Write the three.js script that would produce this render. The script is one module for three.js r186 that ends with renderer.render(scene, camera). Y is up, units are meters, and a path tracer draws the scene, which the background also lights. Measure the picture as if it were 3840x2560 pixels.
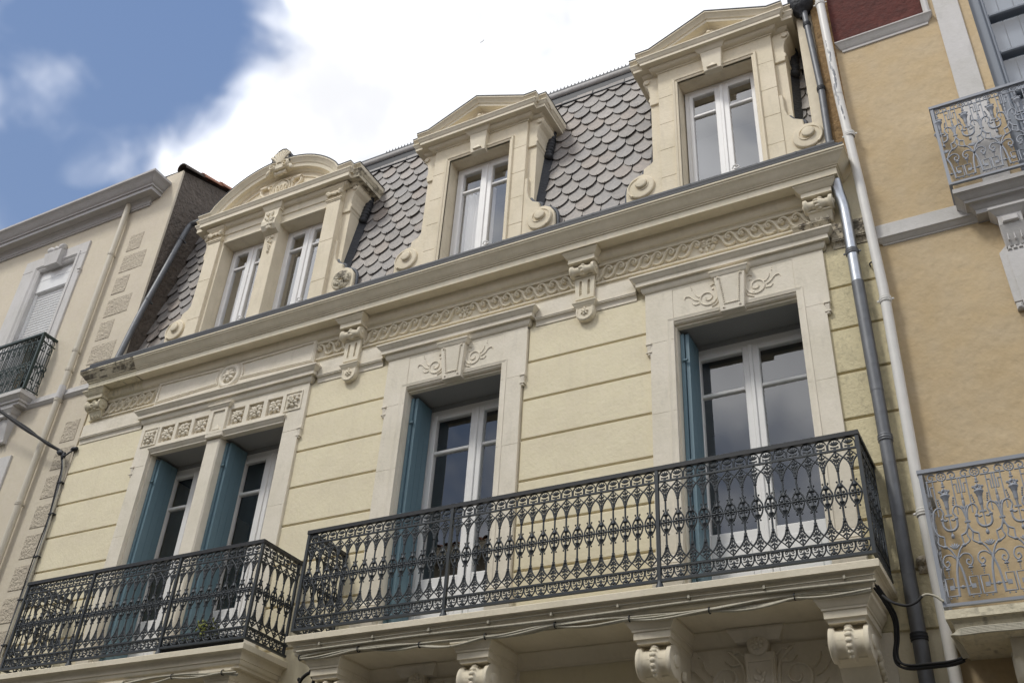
import * as THREE from 'three';
import { mergeGeometries } from 'three/addons/utils/BufferGeometryUtils.js';
import { FontLoader } from 'three/addons/loaders/FontLoader.js';
import { TextGeometry } from 'three/addons/geometries/TextGeometry.js';

// ---------------------------------------------------------------- camera, sky, sun, exposure
const scene = new THREE.Scene();
const camera = new THREE.PerspectiveCamera(37.15, 1024 / 682, 0.1, 400);
camera.position.set(0, 1.6, 7.5);
{
  const right = new THREE.Vector3(0.88301612, 0.05490415, -0.46612022);
  const up = new THREE.Vector3(0.22439988, 0.82287943, 0.52202887);
  const back = new THREE.Vector3(0.4122223, -0.56555723, 0.71429532);
  camera.quaternion.setFromRotationMatrix(new THREE.Matrix4().makeBasis(right, up, back));
}
scene.add(camera);
const renderer = new THREE.WebGLRenderer({ antialias: true });
renderer.setSize(1024, 682);
renderer.toneMapping = THREE.LinearToneMapping;
renderer.toneMappingExposure = 1.2;
renderer.shadowMap.enabled = true;

let seed = 7;
const rnd = () => { seed = (seed + 0x6d2b79f5) | 0; let t = Math.imul(seed ^ (seed >>> 15), 1 | seed); t = (t + Math.imul(t ^ (t >>> 7), 61 | t)) ^ t; return ((t ^ (t >>> 14)) >>> 0) / 4294967296; };
const rr = (a, b) => a + (b - a) * rnd();
const clamp = (v, a = 0, b = 1) => Math.min(b, Math.max(a, v));
const sst = (a, b, v) => { const t = clamp((v - a) / (b - a)); return t * t * (3 - 2 * t); };
const hash = (x, y, z = 0) => { let h = Math.imul(x, 374761393) ^ Math.imul(y, 668265263) ^ Math.imul(z, 2147483647 ^ 0x5bd1e995); h = Math.imul(h ^ (h >>> 13), 1274126177); h ^= h >>> 16; return (h >>> 0) / 4294967296; };
function noise3(x, y, z) {
  const X = Math.floor(x), Y = Math.floor(y), Z = Math.floor(z), f = (t) => t * t * (3 - 2 * t);
  const u = f(x - X), v = f(y - Y), w = f(z - Z), L = (a, b, t) => a + (b - a) * t;
  const c = (i, j) => L(hash(X + i, Y + j, Z), hash(X + i, Y + j, Z + 1), w);
  return L(L(c(0, 0), c(1, 0), u), L(c(0, 1), c(1, 1), u), v);
}
const fbm3 = (x, y, z, n) => { let s = 0, a = 0.5, t = 0; for (let i = 0; i < n; i++) { s += a * noise3(x, y, z); t += a; a *= 0.5; x = x * 2.03 + 17.1; y = y * 2.03 + 5.3; z = z * 2.03 + 9.7; } return s / t; };
{ // broken cloud over blue sky
  const W = 2048, H = 1024, data = new Float32Array(W * H * 4), nrm = (x, y, z) => { const l = Math.hypot(x, y, z); return [x / l, y / l, z / l]; };
  // where cloud (weight > 0) and open blue (weight < 0) lie in the photograph: [direction, weight, spread]
  const lobes = [[[-0.628, 0.639, -0.444], 0.34, 0.04], [[-0.647, 0.614, -0.452], 0.40, 0.04], [[-0.54, 0.735, -0.41], 0.22, 0.035], [[-0.435, 0.743, -0.509], 0.10, 0.13], [[-0.536, 0.668, -0.516], 0.16, 0.09], [[-0.265, 0.786, -0.559], 0.2, 0.16], [[-0.599, 0.618, -0.51], 0.26, 0.08], [[-0.499, 0.708, -0.499], 0.08, 0.08], [[-0.149, 0.785, -0.601], 0.3, 0.15], [[-0.615, 0.635, -0.466], 0.14, 0.05],
    [[-0.64, 0.698, -0.321], -0.78, 0.12], [[-0.690, 0.627, -0.365], -0.6, 0.09], [[-0.644, 0.662, -0.385], -0.44, 0.07], [[-0.588, 0.727, -0.355], -0.42, 0.075], [[-0.701, 0.587, -0.404], -0.5, 0.075], [[-0.569, 0.706, -0.421], -0.24, 0.045], [[-0.50, 0.768, -0.397], -0.42, 0.075], [[-0.712, 0.652, -0.26], -0.45, 0.12], [[-0.710, 0.630, -0.316], 0.9, 0.022], [[-0.674, 0.664, -0.325], -0.45, 0.035], [[-0.653, 0.641, -0.404], -0.4, 0.035], [[-0.708, 0.609, -0.357], -0.35, 0.03], [[-0.685, 0.665, -0.30], -0.5, 0.06], [[-0.735, 0.60, -0.315], -0.45, 0.06], [[-0.72, 0.575, -0.39], -0.5, 0.06], [[-0.66, 0.72, -0.22], -0.5, 0.09]].map(([d, w, r]) => [nrm(...d), w, 1 / (r * r)]);
  for (let j = 0; j < H; j++) {
    const el = ((j + 0.5) / H - 0.5) * Math.PI, y = Math.sin(el), c = Math.cos(el);
    for (let i = 0; i < W; i++) {
      const az = ((i + 0.5) / W - 0.5) * 2 * Math.PI, x = c * Math.cos(az), z = c * Math.sin(az);
      const k = (j * W + i) * 4, e = Math.max(y, 0);
      let r = 0.125 + 0.11 * (1 - e), g = 0.205 + 0.115 * (1 - e), b = 0.405 + 0.06 * (1 - e);
      let cov = 0;
      if (y > -0.02) {
        const px = x * 6.5, py = y * 7.5, pz = z * 6.5, wx = fbm3(px * 0.8 + 71, py * 0.8, pz * 0.8, 4) - 0.5, wy = fbm3(px * 0.8, py * 0.8 + 31, pz * 0.8, 4) - 0.5;
        const n = fbm3(px + 3.7 + 1.6 * wx, py + 1.2 + 1.6 * wy, pz + 8.1, 9) - 0.5;
        let bias = 0; for (const [d, w, q] of lobes) { const u = 2 - 2 * (x * d[0] + y * d[1] + z * d[2]); if (u * q < 9) bias += w * Math.exp(-u * q); }
        bias = 0.40 + 1.1 * bias / (1 + 0.9 * Math.abs(bias));
        cov = sst(-0.18, 0.50, 2.1 * n + bias); cov = Math.min(0.985, cov);
        const shade = fbm3(px * 1.3 + 40, py * 1.3, pz * 1.3 + 11, 6);
        const lum = 0.82 + 0.54 * sst(0.30, 0.68, shade);
        r = r + (lum * 0.975 - r) * cov; g = g + (lum * 0.985 - g) * cov; b = b + (lum * 1.02 - b) * cov;
      } else { r = 0.3; g = 0.29; b = 0.27; }
      data[k] = r; data[k + 1] = g; data[k + 2] = b; data[k + 3] = 1;
    }
  }
  const sky = new THREE.DataTexture(data, W, H, THREE.RGBAFormat, THREE.FloatType);
  sky.mapping = THREE.EquirectangularReflectionMapping; sky.magFilter = THREE.LinearFilter; sky.minFilter = THREE.LinearFilter; sky.wrapS = THREE.RepeatWrapping;
  sky.colorSpace = THREE.LinearSRGBColorSpace; sky.needsUpdate = true;
  scene.background = sky; scene.environment = sky;
}
const sun = new THREE.DirectionalLight(new THREE.Color(1, 0.97, 0.90), 1.5);
sun.position.set(-17, 38, 20.8); sun.target.position.set(-5, 6, 0);
sun.castShadow = true; sun.shadow.radius = 20; sun.shadow.mapSize.set(2048, 2048);
Object.assign(sun.shadow.camera, { left: -22, right: 22, top: 22, bottom: -22, near: 1, far: 90 });
scene.add(sun, sun.target);

// ---------------------------------------------------------------- textures (grain, blotches, streaks)
const pn = (x, y, p, s) => { // periodic value noise
  const X = Math.floor(x), Y = Math.floor(y), f = (t) => t * t * (3 - 2 * t), u = f(x - X), v = f(y - Y), m = (a) => ((a % p) + p) % p;
  const h = (i, j) => hash(m(X + i), m(Y + j), s);
  return (h(0, 0) * (1 - u) + h(1, 0) * u) * (1 - v) + (h(0, 1) * (1 - u) + h(1, 1) * u) * v;
};
const pf = (u, v, p, s, n) => { let r = 0, a = 0.5, t = 0; for (let i = 0; i < n; i++) { r += a * pn(u * p, v * p, p, s + i); t += a; a *= 0.55; p *= 2; } return r / t; };
function tex(N, fn, srgb = true) {
  const d = new Uint8Array(N * N * 4);
  for (let j = 0; j < N; j++) for (let i = 0; i < N; i++) {
    const c = fn((i + 0.5) / N, (j + 0.5) / N), k = (j * N + i) * 4;
    for (let q = 0; q < 3; q++) { const v = clamp(Array.isArray(c) ? c[q] : c); d[k + q] = Math.round(255 * (srgb ? (v <= 0.0031308 ? 12.92 * v : 1.055 * v ** (1 / 2.4) - 0.055) : v)); }
    d[k + 3] = 255;
  }
  const t = new THREE.DataTexture(d, N, N); t.wrapS = t.wrapT = THREE.RepeatWrapping; t.magFilter = THREE.LinearFilter; t.minFilter = THREE.LinearMipmapLinearFilter; t.generateMipmaps = true;
  if (srgb) t.colorSpace = THREE.SRGBColorSpace; t.needsUpdate = true; return t;
}
const T = {
  plaster: tex(512, (u, v) => { const a = pf(u, v, 5, 11, 5), b = pf(u, v, 40, 31, 3); const st = pf(u, v * 0.12, 30, 37, 3), pa = sst(0.52, 0.56, pf(u, v, 3, 39, 5)); const k = 0.875 + 0.11 * a + 0.04 * (b - 0.5) - 0.03 * sst(0.6, 0.85, st) + 0.012 * pa; return [k, k * (0.985 + 0.02 * a), k * (0.95 + 0.06 * b)]; }),
  stone: tex(512, (u, v) => { const a = pf(u, v, 6, 51, 5), b = pf(u, v, 64, 61, 2), st = pf(u, v * 0.25, 24, 71, 3); const k = 0.83 + 0.17 * a + 0.06 * (b - 0.5) - 0.05 * sst(0.58, 0.8, st); return [k, k * 0.985, k * (0.94 + 0.06 * a)]; }),
  dirty: tex(512, (u, v) => { const a = pf(u, v, 6, 81, 5), st = pf(u, v * 0.2, 20, 91, 4), sp = pf(u, v, 28, 95, 4); const d = clamp(0.6 * sst(0.45, 0.8, st) * sst(0.35, 0.65, a) + 0.22 * sst(0.52, 0.75, sp)); const k = 0.82 + 0.2 * a; return [k * (1 - 0.62 * d), k * (1 - 0.62 * d), k * (0.95 - 0.58 * d)]; }),
  soot: tex(512, (u, v) => { const a = pf(u, v, 5, 181, 5), sp = pf(u, v, 20, 195, 5), f = pf(u, v, 70, 197, 2); const d = clamp(0.95 * sst(0.46, 0.66, 0.6 * a + 0.4 * sp) + 0.15 * sst(0.5, 0.7, f)); const k = 0.9; return [k * (1 - 0.80 * d), k * (1 - 0.81 * d), k * (0.96 - 0.78 * d)]; }),
  grain: tex(512, (u, v) => 0.6 * pf(u, v, 48, 21, 3) + 0.4 * pf(u, v, 7, 23, 3), false),
  rough: tex(512, (u, v) => pf(u, v, 22, 25, 4), false),
  slate: tex(512, (u, v) => { const a = pf(u, v, 9, 101, 5), b = pf(u * 0.6, v, 30, 111, 3); const k = 0.62 + 0.5 * a - 0.2 * sst(0.62, 0.8, b); return [k * (0.98 + 0.1 * a), k, k * (1.02 - 0.1 * a)]; }),
  zinc: tex(512, (u, v) => { const a = pf(u, v * 0.3, 10, 121, 5), b = pf(u, v, 8, 131, 4); const k = 0.62 + 0.35 * a + 0.2 * b; return [k * 0.97, k, k * (1.02 + 0.05 * b)]; }),
  iron: tex(256, (u, v) => { const a = pf(u, v, 12, 141, 4), b = pf(u, v, 5, 142, 4); const r = sst(0.66, 0.8, b); return [0.75 + 0.4 * a + 0.5 * r, 0.8 + 0.35 * a + 0.1 * r, 0.85 + 0.3 * a - 0.2 * r]; }),
  gable: tex(512, (u, v) => { const a = pf(u, v, 10, 151, 5), b = pf(u, v, 50, 152, 3); const k = 0.5 + 0.5 * a + 0.35 * (b - 0.5); return [k * 1.03, k, k * 0.95]; }),
  ochre: tex(512, (u, v) => { const a = pf(u, v, 4, 161, 5), b = pf(u, v, 60, 162, 2), c = pf(u, v, 9, 163, 4); const k = 0.82 + 0.16 * a + 0.1 * (b - 0.5); return [k, k * (0.96 + 0.07 * c), k * (0.84 + 0.22 * c)]; }),
  paint: tex(256, (u, v) => { const a = pf(u, v, 6, 171, 4), b = pf(u * 0.2, v, 40, 172, 2); return 0.90 + 0.09 * a + 0.03 * b; }),
};
function M(hex, o = {}) {
  const m = new THREE.MeshStandardMaterial({ color: Array.isArray(hex) ? new THREE.Color().setRGB(...hex) : new THREE.Color(hex), roughness: o.r ?? 0.85, metalness: o.m ?? 0 });
  if (o.map) m.map = o.map;
  if (o.bump) { m.bumpMap = o.bump; m.bumpScale = o.bs ?? 0.003; }
  m.userData.tile = o.tile ?? 1.6; return m;
}
const mat = {
  stucco: M([0.82, 0.74, 0.54], { map: T.plaster, bump: T.grain, bs: 0.004, tile: 1.3 }),
  stuccoDirty: M([0.72, 0.635, 0.43], { map: T.dirty, bump: T.grain, bs: 0.006, tile: 0.9 }),
  stone: M([0.80, 0.735, 0.585], { map: T.stone, bump: T.grain, bs: 0.003, tile: 1.7 }),
  stonePale: M([0.81, 0.755, 0.635], { map: T.stone, bump: T.grain, bs: 0.003, tile: 1.1 }),
  stoneWarm: M([0.80, 0.72, 0.555], { map: T.stone, bump: T.grain, bs: 0.004, tile: 1.2 }),
  stoneStain: M([0.76, 0.69, 0.54], { map: T.dirty, bump: T.rough, bs: 0.006, tile: 0.8 }),
  soot: M([0.74, 0.67, 0.53], { map: T.soot, bump: T.rough, bs: 0.006, tile: 0.9 }),
  crust: M([0.52, 0.46, 0.36], { map: T.soot, bump: T.rough, bs: 0.012, tile: 0.45 }),
  paintWhite: M([0.83, 0.82, 0.805], { map: T.paint, r: 0.45, tile: 0.8 }),
  shutter: M([0.145, 0.235, 0.285], { map: T.paint, r: 0.5, tile: 0.7 }),
  farWall: M([0.36, 0.33, 0.27], { map: T.plaster, bump: T.grain, bs: 0.004, tile: 2 }),
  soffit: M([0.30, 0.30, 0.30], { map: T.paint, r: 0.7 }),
  dark: M([0.02, 0.02, 0.02], { r: 0.9 }),
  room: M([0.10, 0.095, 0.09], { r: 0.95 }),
  zinc: M([0.055, 0.056, 0.060], { map: T.zinc, r: 0.6, m: 0.1, tile: 0.7 }),
  zincDark: M([0.035, 0.036, 0.04], { map: T.zinc, r: 0.55, m: 0.4, tile: 0.7 }),
  zincShiny: M([0.50, 0.51, 0.52], { map: T.zinc, r: 0.36, m: 1, tile: 0.4 }),
  zincPipe: M([0.165, 0.165, 0.168], { map: T.zinc, r: 0.5, m: 0.5, tile: 0.45 }),
  lead: M([0.10, 0.105, 0.115], { map: T.zinc, r: 0.6, m: 0.3, tile: 0.5 }),
  bitumen: M([0.025, 0.026, 0.03], { r: 0.6, map: T.zinc, tile: 0.5, bump: T.rough, bs: 0.01 }),
  iron: M([0.040, 0.046, 0.052], { map: T.iron, r: 0.48, m: 0.25, tile: 0.3 }),
  ironRail: M([0.026, 0.027, 0.03], { map: T.iron, r: 0.5, m: 0.3, tile: 0.3 }),
  ironGrey: M([0.29, 0.31, 0.35], { map: T.paint, r: 0.5, tile: 0.3 }),
  ironGreen: M([0.018, 0.036, 0.033], { r: 0.45, m: 0.2, map: T.iron, tile: 0.3 }),
  beige: M([0.66, 0.59, 0.47], { map: T.plaster, bump: T.grain, bs: 0.004, tile: 2.1 }),
  quoin: M([0.535, 0.47, 0.37], { map: T.plaster, bump: T.rough, bs: 0.02, tile: 0.5 }),
  greyStone: M([0.63, 0.62, 0.605], { map: T.stone, bump: T.grain, bs: 0.003, tile: 1.3 }),
  corniceGrey: M([0.50, 0.49, 0.48], { map: T.stone, bump: T.rough, bs: 0.006, tile: 1.9 }),
  gable: M([0.15, 0.125, 0.105], { map: T.gable, bump: T.rough, bs: 0.03, tile: 0.9 }),
  tile: M([0.42, 0.20, 0.13], { map: T.gable, bump: T.rough, bs: 0.006, tile: 0.6 }),
  tileDark: M([0.10, 0.075, 0.06], { map: T.gable, bump: T.rough, bs: 0.006, tile: 0.6 }),
  ochre: M([0.59, 0.46, 0.295], { map: T.ochre, bump: T.rough, bs: 0.007, tile: 1.7 }),
  brownPlaster: M([0.36, 0.23, 0.10], { map: T.gable, bump: T.rough, bs: 0.015, tile: 0.7 }),
  red: M([0.105, 0.019, 0.012], { map: T.gable, bump: T.rough, bs: 0.01, tile: 0.9 }),
  greyPaint: M([0.20, 0.225, 0.265], { map: T.paint, r: 0.5, tile: 0.6 }),
  bluePaint: M([0.21, 0.25, 0.31], { map: T.paint, r: 0.35, tile: 0.6 }),
  pipeCream: M([0.62, 0.565, 0.455], { map: T.paint, r: 0.45, tile: 0.5 }),
  pipeWhite: M([0.72, 0.70, 0.66], { map: T.paint, r: 0.45, tile: 0.5 }),
  cableCream: M([0.50, 0.465, 0.385], { map: T.dirty, r: 0.6, tile: 0.35 }),
  cableBlack: M([0.012, 0.012, 0.013], { r: 0.75 }),
  pvc: M([0.78, 0.78, 0.77], { r: 0.4, map: T.paint }),
  leaf: M([0.20, 0.215, 0.05], { r: 0.8 }),
  asphalt: M([0.05, 0.05, 0.052], { map: T.gable, bump: T.rough, bs: 0.01, tile: 1.3 }),
  paving: M([0.15, 0.145, 0.135], { map: T.stone, bump: T.grain, bs: 0.004, tile: 1.1 }),
};
const slateMats = [[0.30, 0.285, 0.272], [0.27, 0.257, 0.248], [0.325, 0.302, 0.282], [0.285, 0.275, 0.27], [0.31, 0.275, 0.248], [0.245, 0.232, 0.222], [0.34, 0.32, 0.305]].map((c) => M(c, { map: T.slate, bump: T.rough, bs: 0.004, r: 0.55, tile: 0.55 }));
const glass = new THREE.MeshPhysicalMaterial({ color: 0xffffff, transmission: 1, thickness: 0, roughness: 0.01, ior: 2.2, metalness: 0 });
const dormerGlass = glass.clone(); dormerGlass.ior = 3.0; dormerGlass.roughness = 0.015;

// ---------------------------------------------------------------- geometry kit
class GB {
  constructor() { this.p = []; }
  t(a, b, c) { this.p.push(...a, ...b, ...c); return this; }
  q(a, b, c, d) { return this.t(a, b, c).t(a, c, d); }
  g() { const g = new THREE.BufferGeometry(); g.setAttribute('position', new THREE.Float32BufferAttribute(this.p, 3)); g.computeVertexNormals(); return g; }
}
function flat(g) { let h = g.index ? g.toNonIndexed() : g.clone(); for (const k of Object.keys(h.attributes)) if (k !== 'position' && k !== 'normal') h.deleteAttribute(k); if (!h.attributes.normal) h.computeVertexNormals(); h.morphAttributes = {}; return h; }
function boxUV(g, s) {
  const p = g.attributes.position.array, n = p.length / 3, uv = new Float32Array(n * 2);
  for (let i = 0; i < n; i += 3) {
    const a = i * 3, e1 = [p[a + 3] - p[a], p[a + 4] - p[a + 1], p[a + 5] - p[a + 2]], e2 = [p[a + 6] - p[a], p[a + 7] - p[a + 1], p[a + 8] - p[a + 2]];
    const nx = Math.abs(e1[1] * e2[2] - e1[2] * e2[1]), ny = Math.abs(e1[2] * e2[0] - e1[0] * e2[2]), nz = Math.abs(e1[0] * e2[1] - e1[1] * e2[0]);
    for (let k = 0; k < 3; k++) { const b = (i + k) * 3, x = p[b], y = p[b + 1], z = p[b + 2]; const w = nz >= nx && nz >= ny ? [x, y] : nx >= ny ? [z + 0.37, y] : [x, z + 0.61]; uv[(i + k) * 2] = w[0] / s; uv[(i + k) * 2 + 1] = w[1] / s; }
  }
  g.setAttribute('uv', new THREE.BufferAttribute(uv, 2)); return g;
}
const join = (gs, s = 1.6) => { gs = gs.flat(9).filter((g) => g && g.attributes.position.count); return boxUV(gs.length === 1 ? flat(gs[0]) : mergeGeometries(gs.map(flat)), s); };
const taken = new Map();
const numbered = (n) => { const k = taken.get(n) || 0; taken.set(n, k + 1); return k ? n + '_' + String(k).padStart(3, '0') : n; };
function mk(name, gs, m, parent) {
  const o = new THREE.Mesh(Array.isArray(gs) ? join(gs, m.userData.tile || 1.6) : gs, m); o.castShadow = o.receiveShadow = true; o.name = name; if (parent) parent.add(o); return o;
}
const sub = (parent, name) => { const g = new THREE.Group(); g.name = name; parent.add(g); return g; };
function thing(name, label, category, group) { const g = new THREE.Group(); g.name = numbered(name); g.userData = { label, category }; if (group) g.userData.group = group; scene.add(g); return g; }
function rebase(g, x, y, z) { g.position.set(x, y, z); for (const c of g.children) { c.position.x -= x; c.position.y -= y; c.position.z -= z; } }
function one(name, label, category, gs, m, group) { const o = mk(numbered(name), gs, m, scene); o.userData = { label, category }; if (group) o.userData.group = group; return o; }

const box = (x0, x1, y0, y1, z0, z1) => new THREE.BoxGeometry(x1 - x0, y1 - y0, z1 - z0).translate((x0 + x1) / 2, (y0 + y1) / 2, (z0 + z1) / 2);
function pbox(x0, x1, y0, y1, z0, z1, c = 0.006) { // block with its front edges chamfered
  const b = new GB(), r = (i, z) => [[x0 + i, y0 + i, z], [x1 - i, y0 + i, z], [x1 - i, y1 - i, z], [x0 + i, y1 - i, z]];
  const A = r(0, z0), B = r(0, z1 - c), F = r(c, z1);
  for (let k = 0; k < 4; k++) { const n = (k + 1) % 4; b.q(A[k], A[n], B[n], B[k]); b.q(B[k], B[n], F[n], F[k]); }
  b.q(...F); b.q(A[3], A[2], A[1], A[0]); return b.g();
}
function taper(x0, x1, y0, y1, X0, X1, z0, z1, Z1 = z1, c = 0.005) { // block whose top (X0..X1 at y1, depth Z1) and bottom (x0..x1 at y0, depth z1) differ
  const b = new GB(); const A = [[x0, y0, z0], [x1, y0, z0], [X1, y1, z0], [X0, y1, z0]], B = [[x0, y0, z1 - c], [x1, y0, z1 - c], [X1, y1, Z1 - c], [X0, y1, Z1 - c]], F = [[x0 + c, y0 + c, z1], [x1 - c, y0 + c, z1], [X1 - c, y1 - c, Z1], [X0 + c, y1 - c, Z1]];
  for (let k = 0; k < 4; k++) { const n = (k + 1) % 4; b.q(A[k], A[n], B[n], B[k]); b.q(B[k], B[n], F[n], F[k]); }
  b.q(...F); b.q(A[3], A[2], A[1], A[0]); return b.g();
}
// moulding along x with mitred returns; prof = [[projection, y], ...] from top to bottom, zw = wall plane, zb = where the returns end
function mould(prof, x0, x1, zw = 0, o = {}) {
  const b = new GB(), zb = o.zb ?? zw, k = o.k ?? 1, L = o.L ?? true, R = o.R ?? true;
  const xl = (p) => (L ? x0 - p * k : x0), xr = (p) => (R ? x1 + p * k : x1);
  for (let i = 0; i + 1 < prof.length; i++) {
    const [p, y] = prof[i], [P, Y] = prof[i + 1];
    b.q([xl(p), y, zw + p], [xl(P), Y, zw + P], [xr(P), Y, zw + P], [xr(p), y, zw + p]);
    b.q([xl(p), y, zb], [xl(P), Y, zb], [xl(P), Y, zw + P], [xl(p), y, zw + p]);
    b.q([xr(p), y, zw + p], [xr(P), Y, zw + P], [xr(P), Y, zb], [xr(p), y, zb]);
  }
  const [p, y] = prof[0], [P, Y] = prof[prof.length - 1];
  b.q([xl(p), y, zw + p], [xr(p), y, zw + p], [xr(p), y, zb], [xl(p), y, zb]);
  b.q([xl(P), Y, zb], [xr(P), Y, zb], [xr(P), Y, zw + P], [xl(P), Y, zw + P]);
  return b.g();
}
const cyma = (p0, y0, p1, y1, n = 7) => Array.from({ length: n + 1 }, (_, i) => { const t = i / n, s = t - Math.sin(2 * Math.PI * t) * 0.11; return [p0 + (p1 - p0) * (t * t * (3 - 2 * t) * 0.75 + t * 0.25), y0 + (y1 - y0) * s]; });
const ovolo = (p0, y0, p1, y1, n = 6) => Array.from({ length: n + 1 }, (_, i) => { const a = (i / n) * Math.PI / 2; return [p1 + (p0 - p1) * Math.cos(a), y0 + (y1 - y0) * Math.sin(a)]; });
const cavetto = (p0, y0, p1, y1, n = 6) => Array.from({ length: n + 1 }, (_, i) => { const a = (i / n) * Math.PI / 2; return [p0 + (p1 - p0) * Math.sin(a), y1 + (y0 - y1) * Math.cos(a)]; });
// sweep of a profile [[offset, z], ...] along a path in the XY plane, mitred at the bends
function sweep(path, prof, o = {}) {
  const n = path.length, N = [], b = new GB();
  for (let i = 0; i < n; i++) {
    const closed = o.closed, A = path[closed ? (i - 1 + n) % n : Math.max(0, i - 1)], B = path[i], C = path[closed ? (i + 1) % n : Math.min(n - 1, i + 1)];
    const d1 = [B[0] - A[0], B[1] - A[1]], d2 = [C[0] - B[0], C[1] - B[1]], u = (d) => { const l = Math.hypot(...d) || 0; return l ? [d[0] / l, d[1] / l] : null; };
    const a = u(d1) || u(d2), c = u(d2) || u(d1), n1 = [-a[1], a[0]], n2 = [-c[1], c[0]], m = [n1[0] + n2[0], n1[1] + n2[1]], k = 2 / (m[0] * m[0] + m[1] * m[1]);
    N.push([m[0] * k, m[1] * k]);
  }
  const P = (i, j) => [path[i][0] + N[i][0] * prof[j][0], path[i][1] + N[i][1] * prof[j][0], prof[j][1]];
  for (let i = 0; i < (o.closed ? n : n - 1); i++) { const I = (i + 1) % n; for (let j = 0; j + 1 < prof.length; j++) b.q(P(i, j), P(I, j), P(I, j + 1), P(i, j + 1)); }
  if (!o.closed) for (const i of [0, n - 1]) for (let j = 1; j + 1 < prof.length; j++) b.t(P(i, 0), P(i, j), P(i, j + 1));
  return b.g();
}
function cat(pts, n) { // smooth polyline through 2D or 3D points
  const c = new THREE.CatmullRomCurve3(pts.map((p) => new THREE.Vector3(p[0], p[1], p[2] || 0)), false, 'centripetal');
  return c.getPoints(n).map((v) => [v.x, v.y, v.z]);
}
function ribbon(pts, w, h, z0) { // raised relief strip along a 2D path; w may be a function of 0..1
  const b = new GB(), n = pts.length, row = [];
  for (let i = 0; i < n; i++) {
    const A = pts[Math.max(0, i - 1)], C = pts[Math.min(n - 1, i + 1)], d = [C[0] - A[0], C[1] - A[1]], l = Math.hypot(...d) || 1, nx = -d[1] / l, ny = d[0] / l, t = i / (n - 1), W = (typeof w === 'function' ? w(t) : w) / 2, H = typeof h === 'function' ? h(t) : h;
    const at = (s, z) => [pts[i][0] + nx * s * W, pts[i][1] + ny * s * W, z];
    row.push([at(-1, z0), at(-0.9, z0 + H * 0.6), at(-0.45, z0 + H), at(0.45, z0 + H), at(0.9, z0 + H * 0.6), at(1, z0)]);
  }
  for (let i = 0; i + 1 < n; i++) for (let j = 0; j < 5; j++) b.q(row[i][j], row[i + 1][j], row[i + 1][j + 1], row[i][j + 1]);
  for (const r of [row[0], row[n - 1]]) for (let j = 1; j < 5; j++) b.t(r[0], r[j], r[j + 1]);
  return b.g();
}
function rod(pts, r, sides = 5, rf) { // round bar along a 3D polyline, smooth normals
  const V3 = (p) => new THREE.Vector3(p[0], p[1], p[2] || 0), P = pts.map(V3), n = P.length, pos = [], nor = [], idx = [];
  let N = null;
  for (let i = 0; i < n; i++) {
    const Tn = P[Math.min(n - 1, i + 1)].clone().sub(P[Math.max(0, i - 1)]).normalize();
    if (!N) { N = new THREE.Vector3(0, 0, 1); if (Math.abs(Tn.z) > 0.9) N.set(0, 1, 0); }
    N.sub(Tn.clone().multiplyScalar(N.dot(Tn))).normalize(); const Bn = Tn.clone().cross(N), R = rf ? r * rf(i / (n - 1)) : r;
    for (let k = 0; k < sides; k++) { const a = (k + 0.5) / sides * Math.PI * 2, v = N.clone().multiplyScalar(Math.cos(a)).add(Bn.clone().multiplyScalar(Math.sin(a))); nor.push(v.x, v.y, v.z); pos.push(P[i].x + v.x * R, P[i].y + v.y * R, P[i].z + v.z * R); }
  }
  for (let i = 0; i + 1 < n; i++) for (let k = 0; k < sides; k++) { const a = i * sides + k, b = i * sides + (k + 1) % sides; idx.push(a, b, a + sides, b, b + sides, a + sides); }
  for (const i of [0, n - 1]) for (let k = 1; k + 1 < sides; k++) idx.push(i * sides, i * sides + k, i * sides + k + 1);
  const g = new THREE.BufferGeometry(); g.setAttribute('position', new THREE.Float32BufferAttribute(pos, 3)); g.setAttribute('normal', new THREE.Float32BufferAttribute(nor, 3)); g.setIndex(idx); return g;
}
const lathe = (pts, seg, x = 0, y = 0, z = 0) => new THREE.LatheGeometry(pts.map((p) => new THREE.Vector2(p[0], p[1])), seg).translate(x, y, z);
function cylZ(x, y, z0, z1, r, seg = 24, c = 0.006) { return lathe([[0, 0], [r, 0], [r, z1 - z0 - c], [r - c, z1 - z0], [0, z1 - z0]], seg).rotateX(Math.PI / 2).translate(x, y, z0); }
function cylX(x0, x1, y, z, prof, seg = 20) { return lathe(prof.map(([r, t]) => [r, x0 + (x1 - x0) * t]), seg).rotateZ(-Math.PI / 2).translate(0, y, z); }
function blob(x, y, z, rx, ry, rz, a = 0, d = 1) { return new THREE.IcosahedronGeometry(1, d).scale(rx, ry, rz).rotateZ(a).translate(x, y, z); }
function sblob(x, y, z, rx, ry, rz, a = 0) { const g = new THREE.SphereGeometry(1, 8, 6); g.scale(rx, ry, rz).rotateZ(a).translate(x, y, z); return g; }
function ext(pts, z0, z1, holes = [], bev = 0) {
  const s = pts instanceof THREE.Shape ? pts : new THREE.Shape(pts.map((p) => new THREE.Vector2(p[0], p[1])));
  for (const h of holes) s.holes.push(new THREE.Path(h.map((p) => new THREE.Vector2(p[0], p[1]))));
  return new THREE.ExtrudeGeometry(s, { depth: z1 - z0 - bev, bevelEnabled: bev > 0, bevelThickness: bev, bevelSize: bev, bevelOffset: -bev, bevelSegments: 1, curveSegments: 10 }).translate(0, 0, z0);
}
const arcPts = (x, y, r, a0, a1, n) => Array.from({ length: n + 1 }, (_, i) => { const a = a0 + (a1 - a0) * i / n; return [x + r * Math.cos(a), y + r * Math.sin(a)]; });
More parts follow.
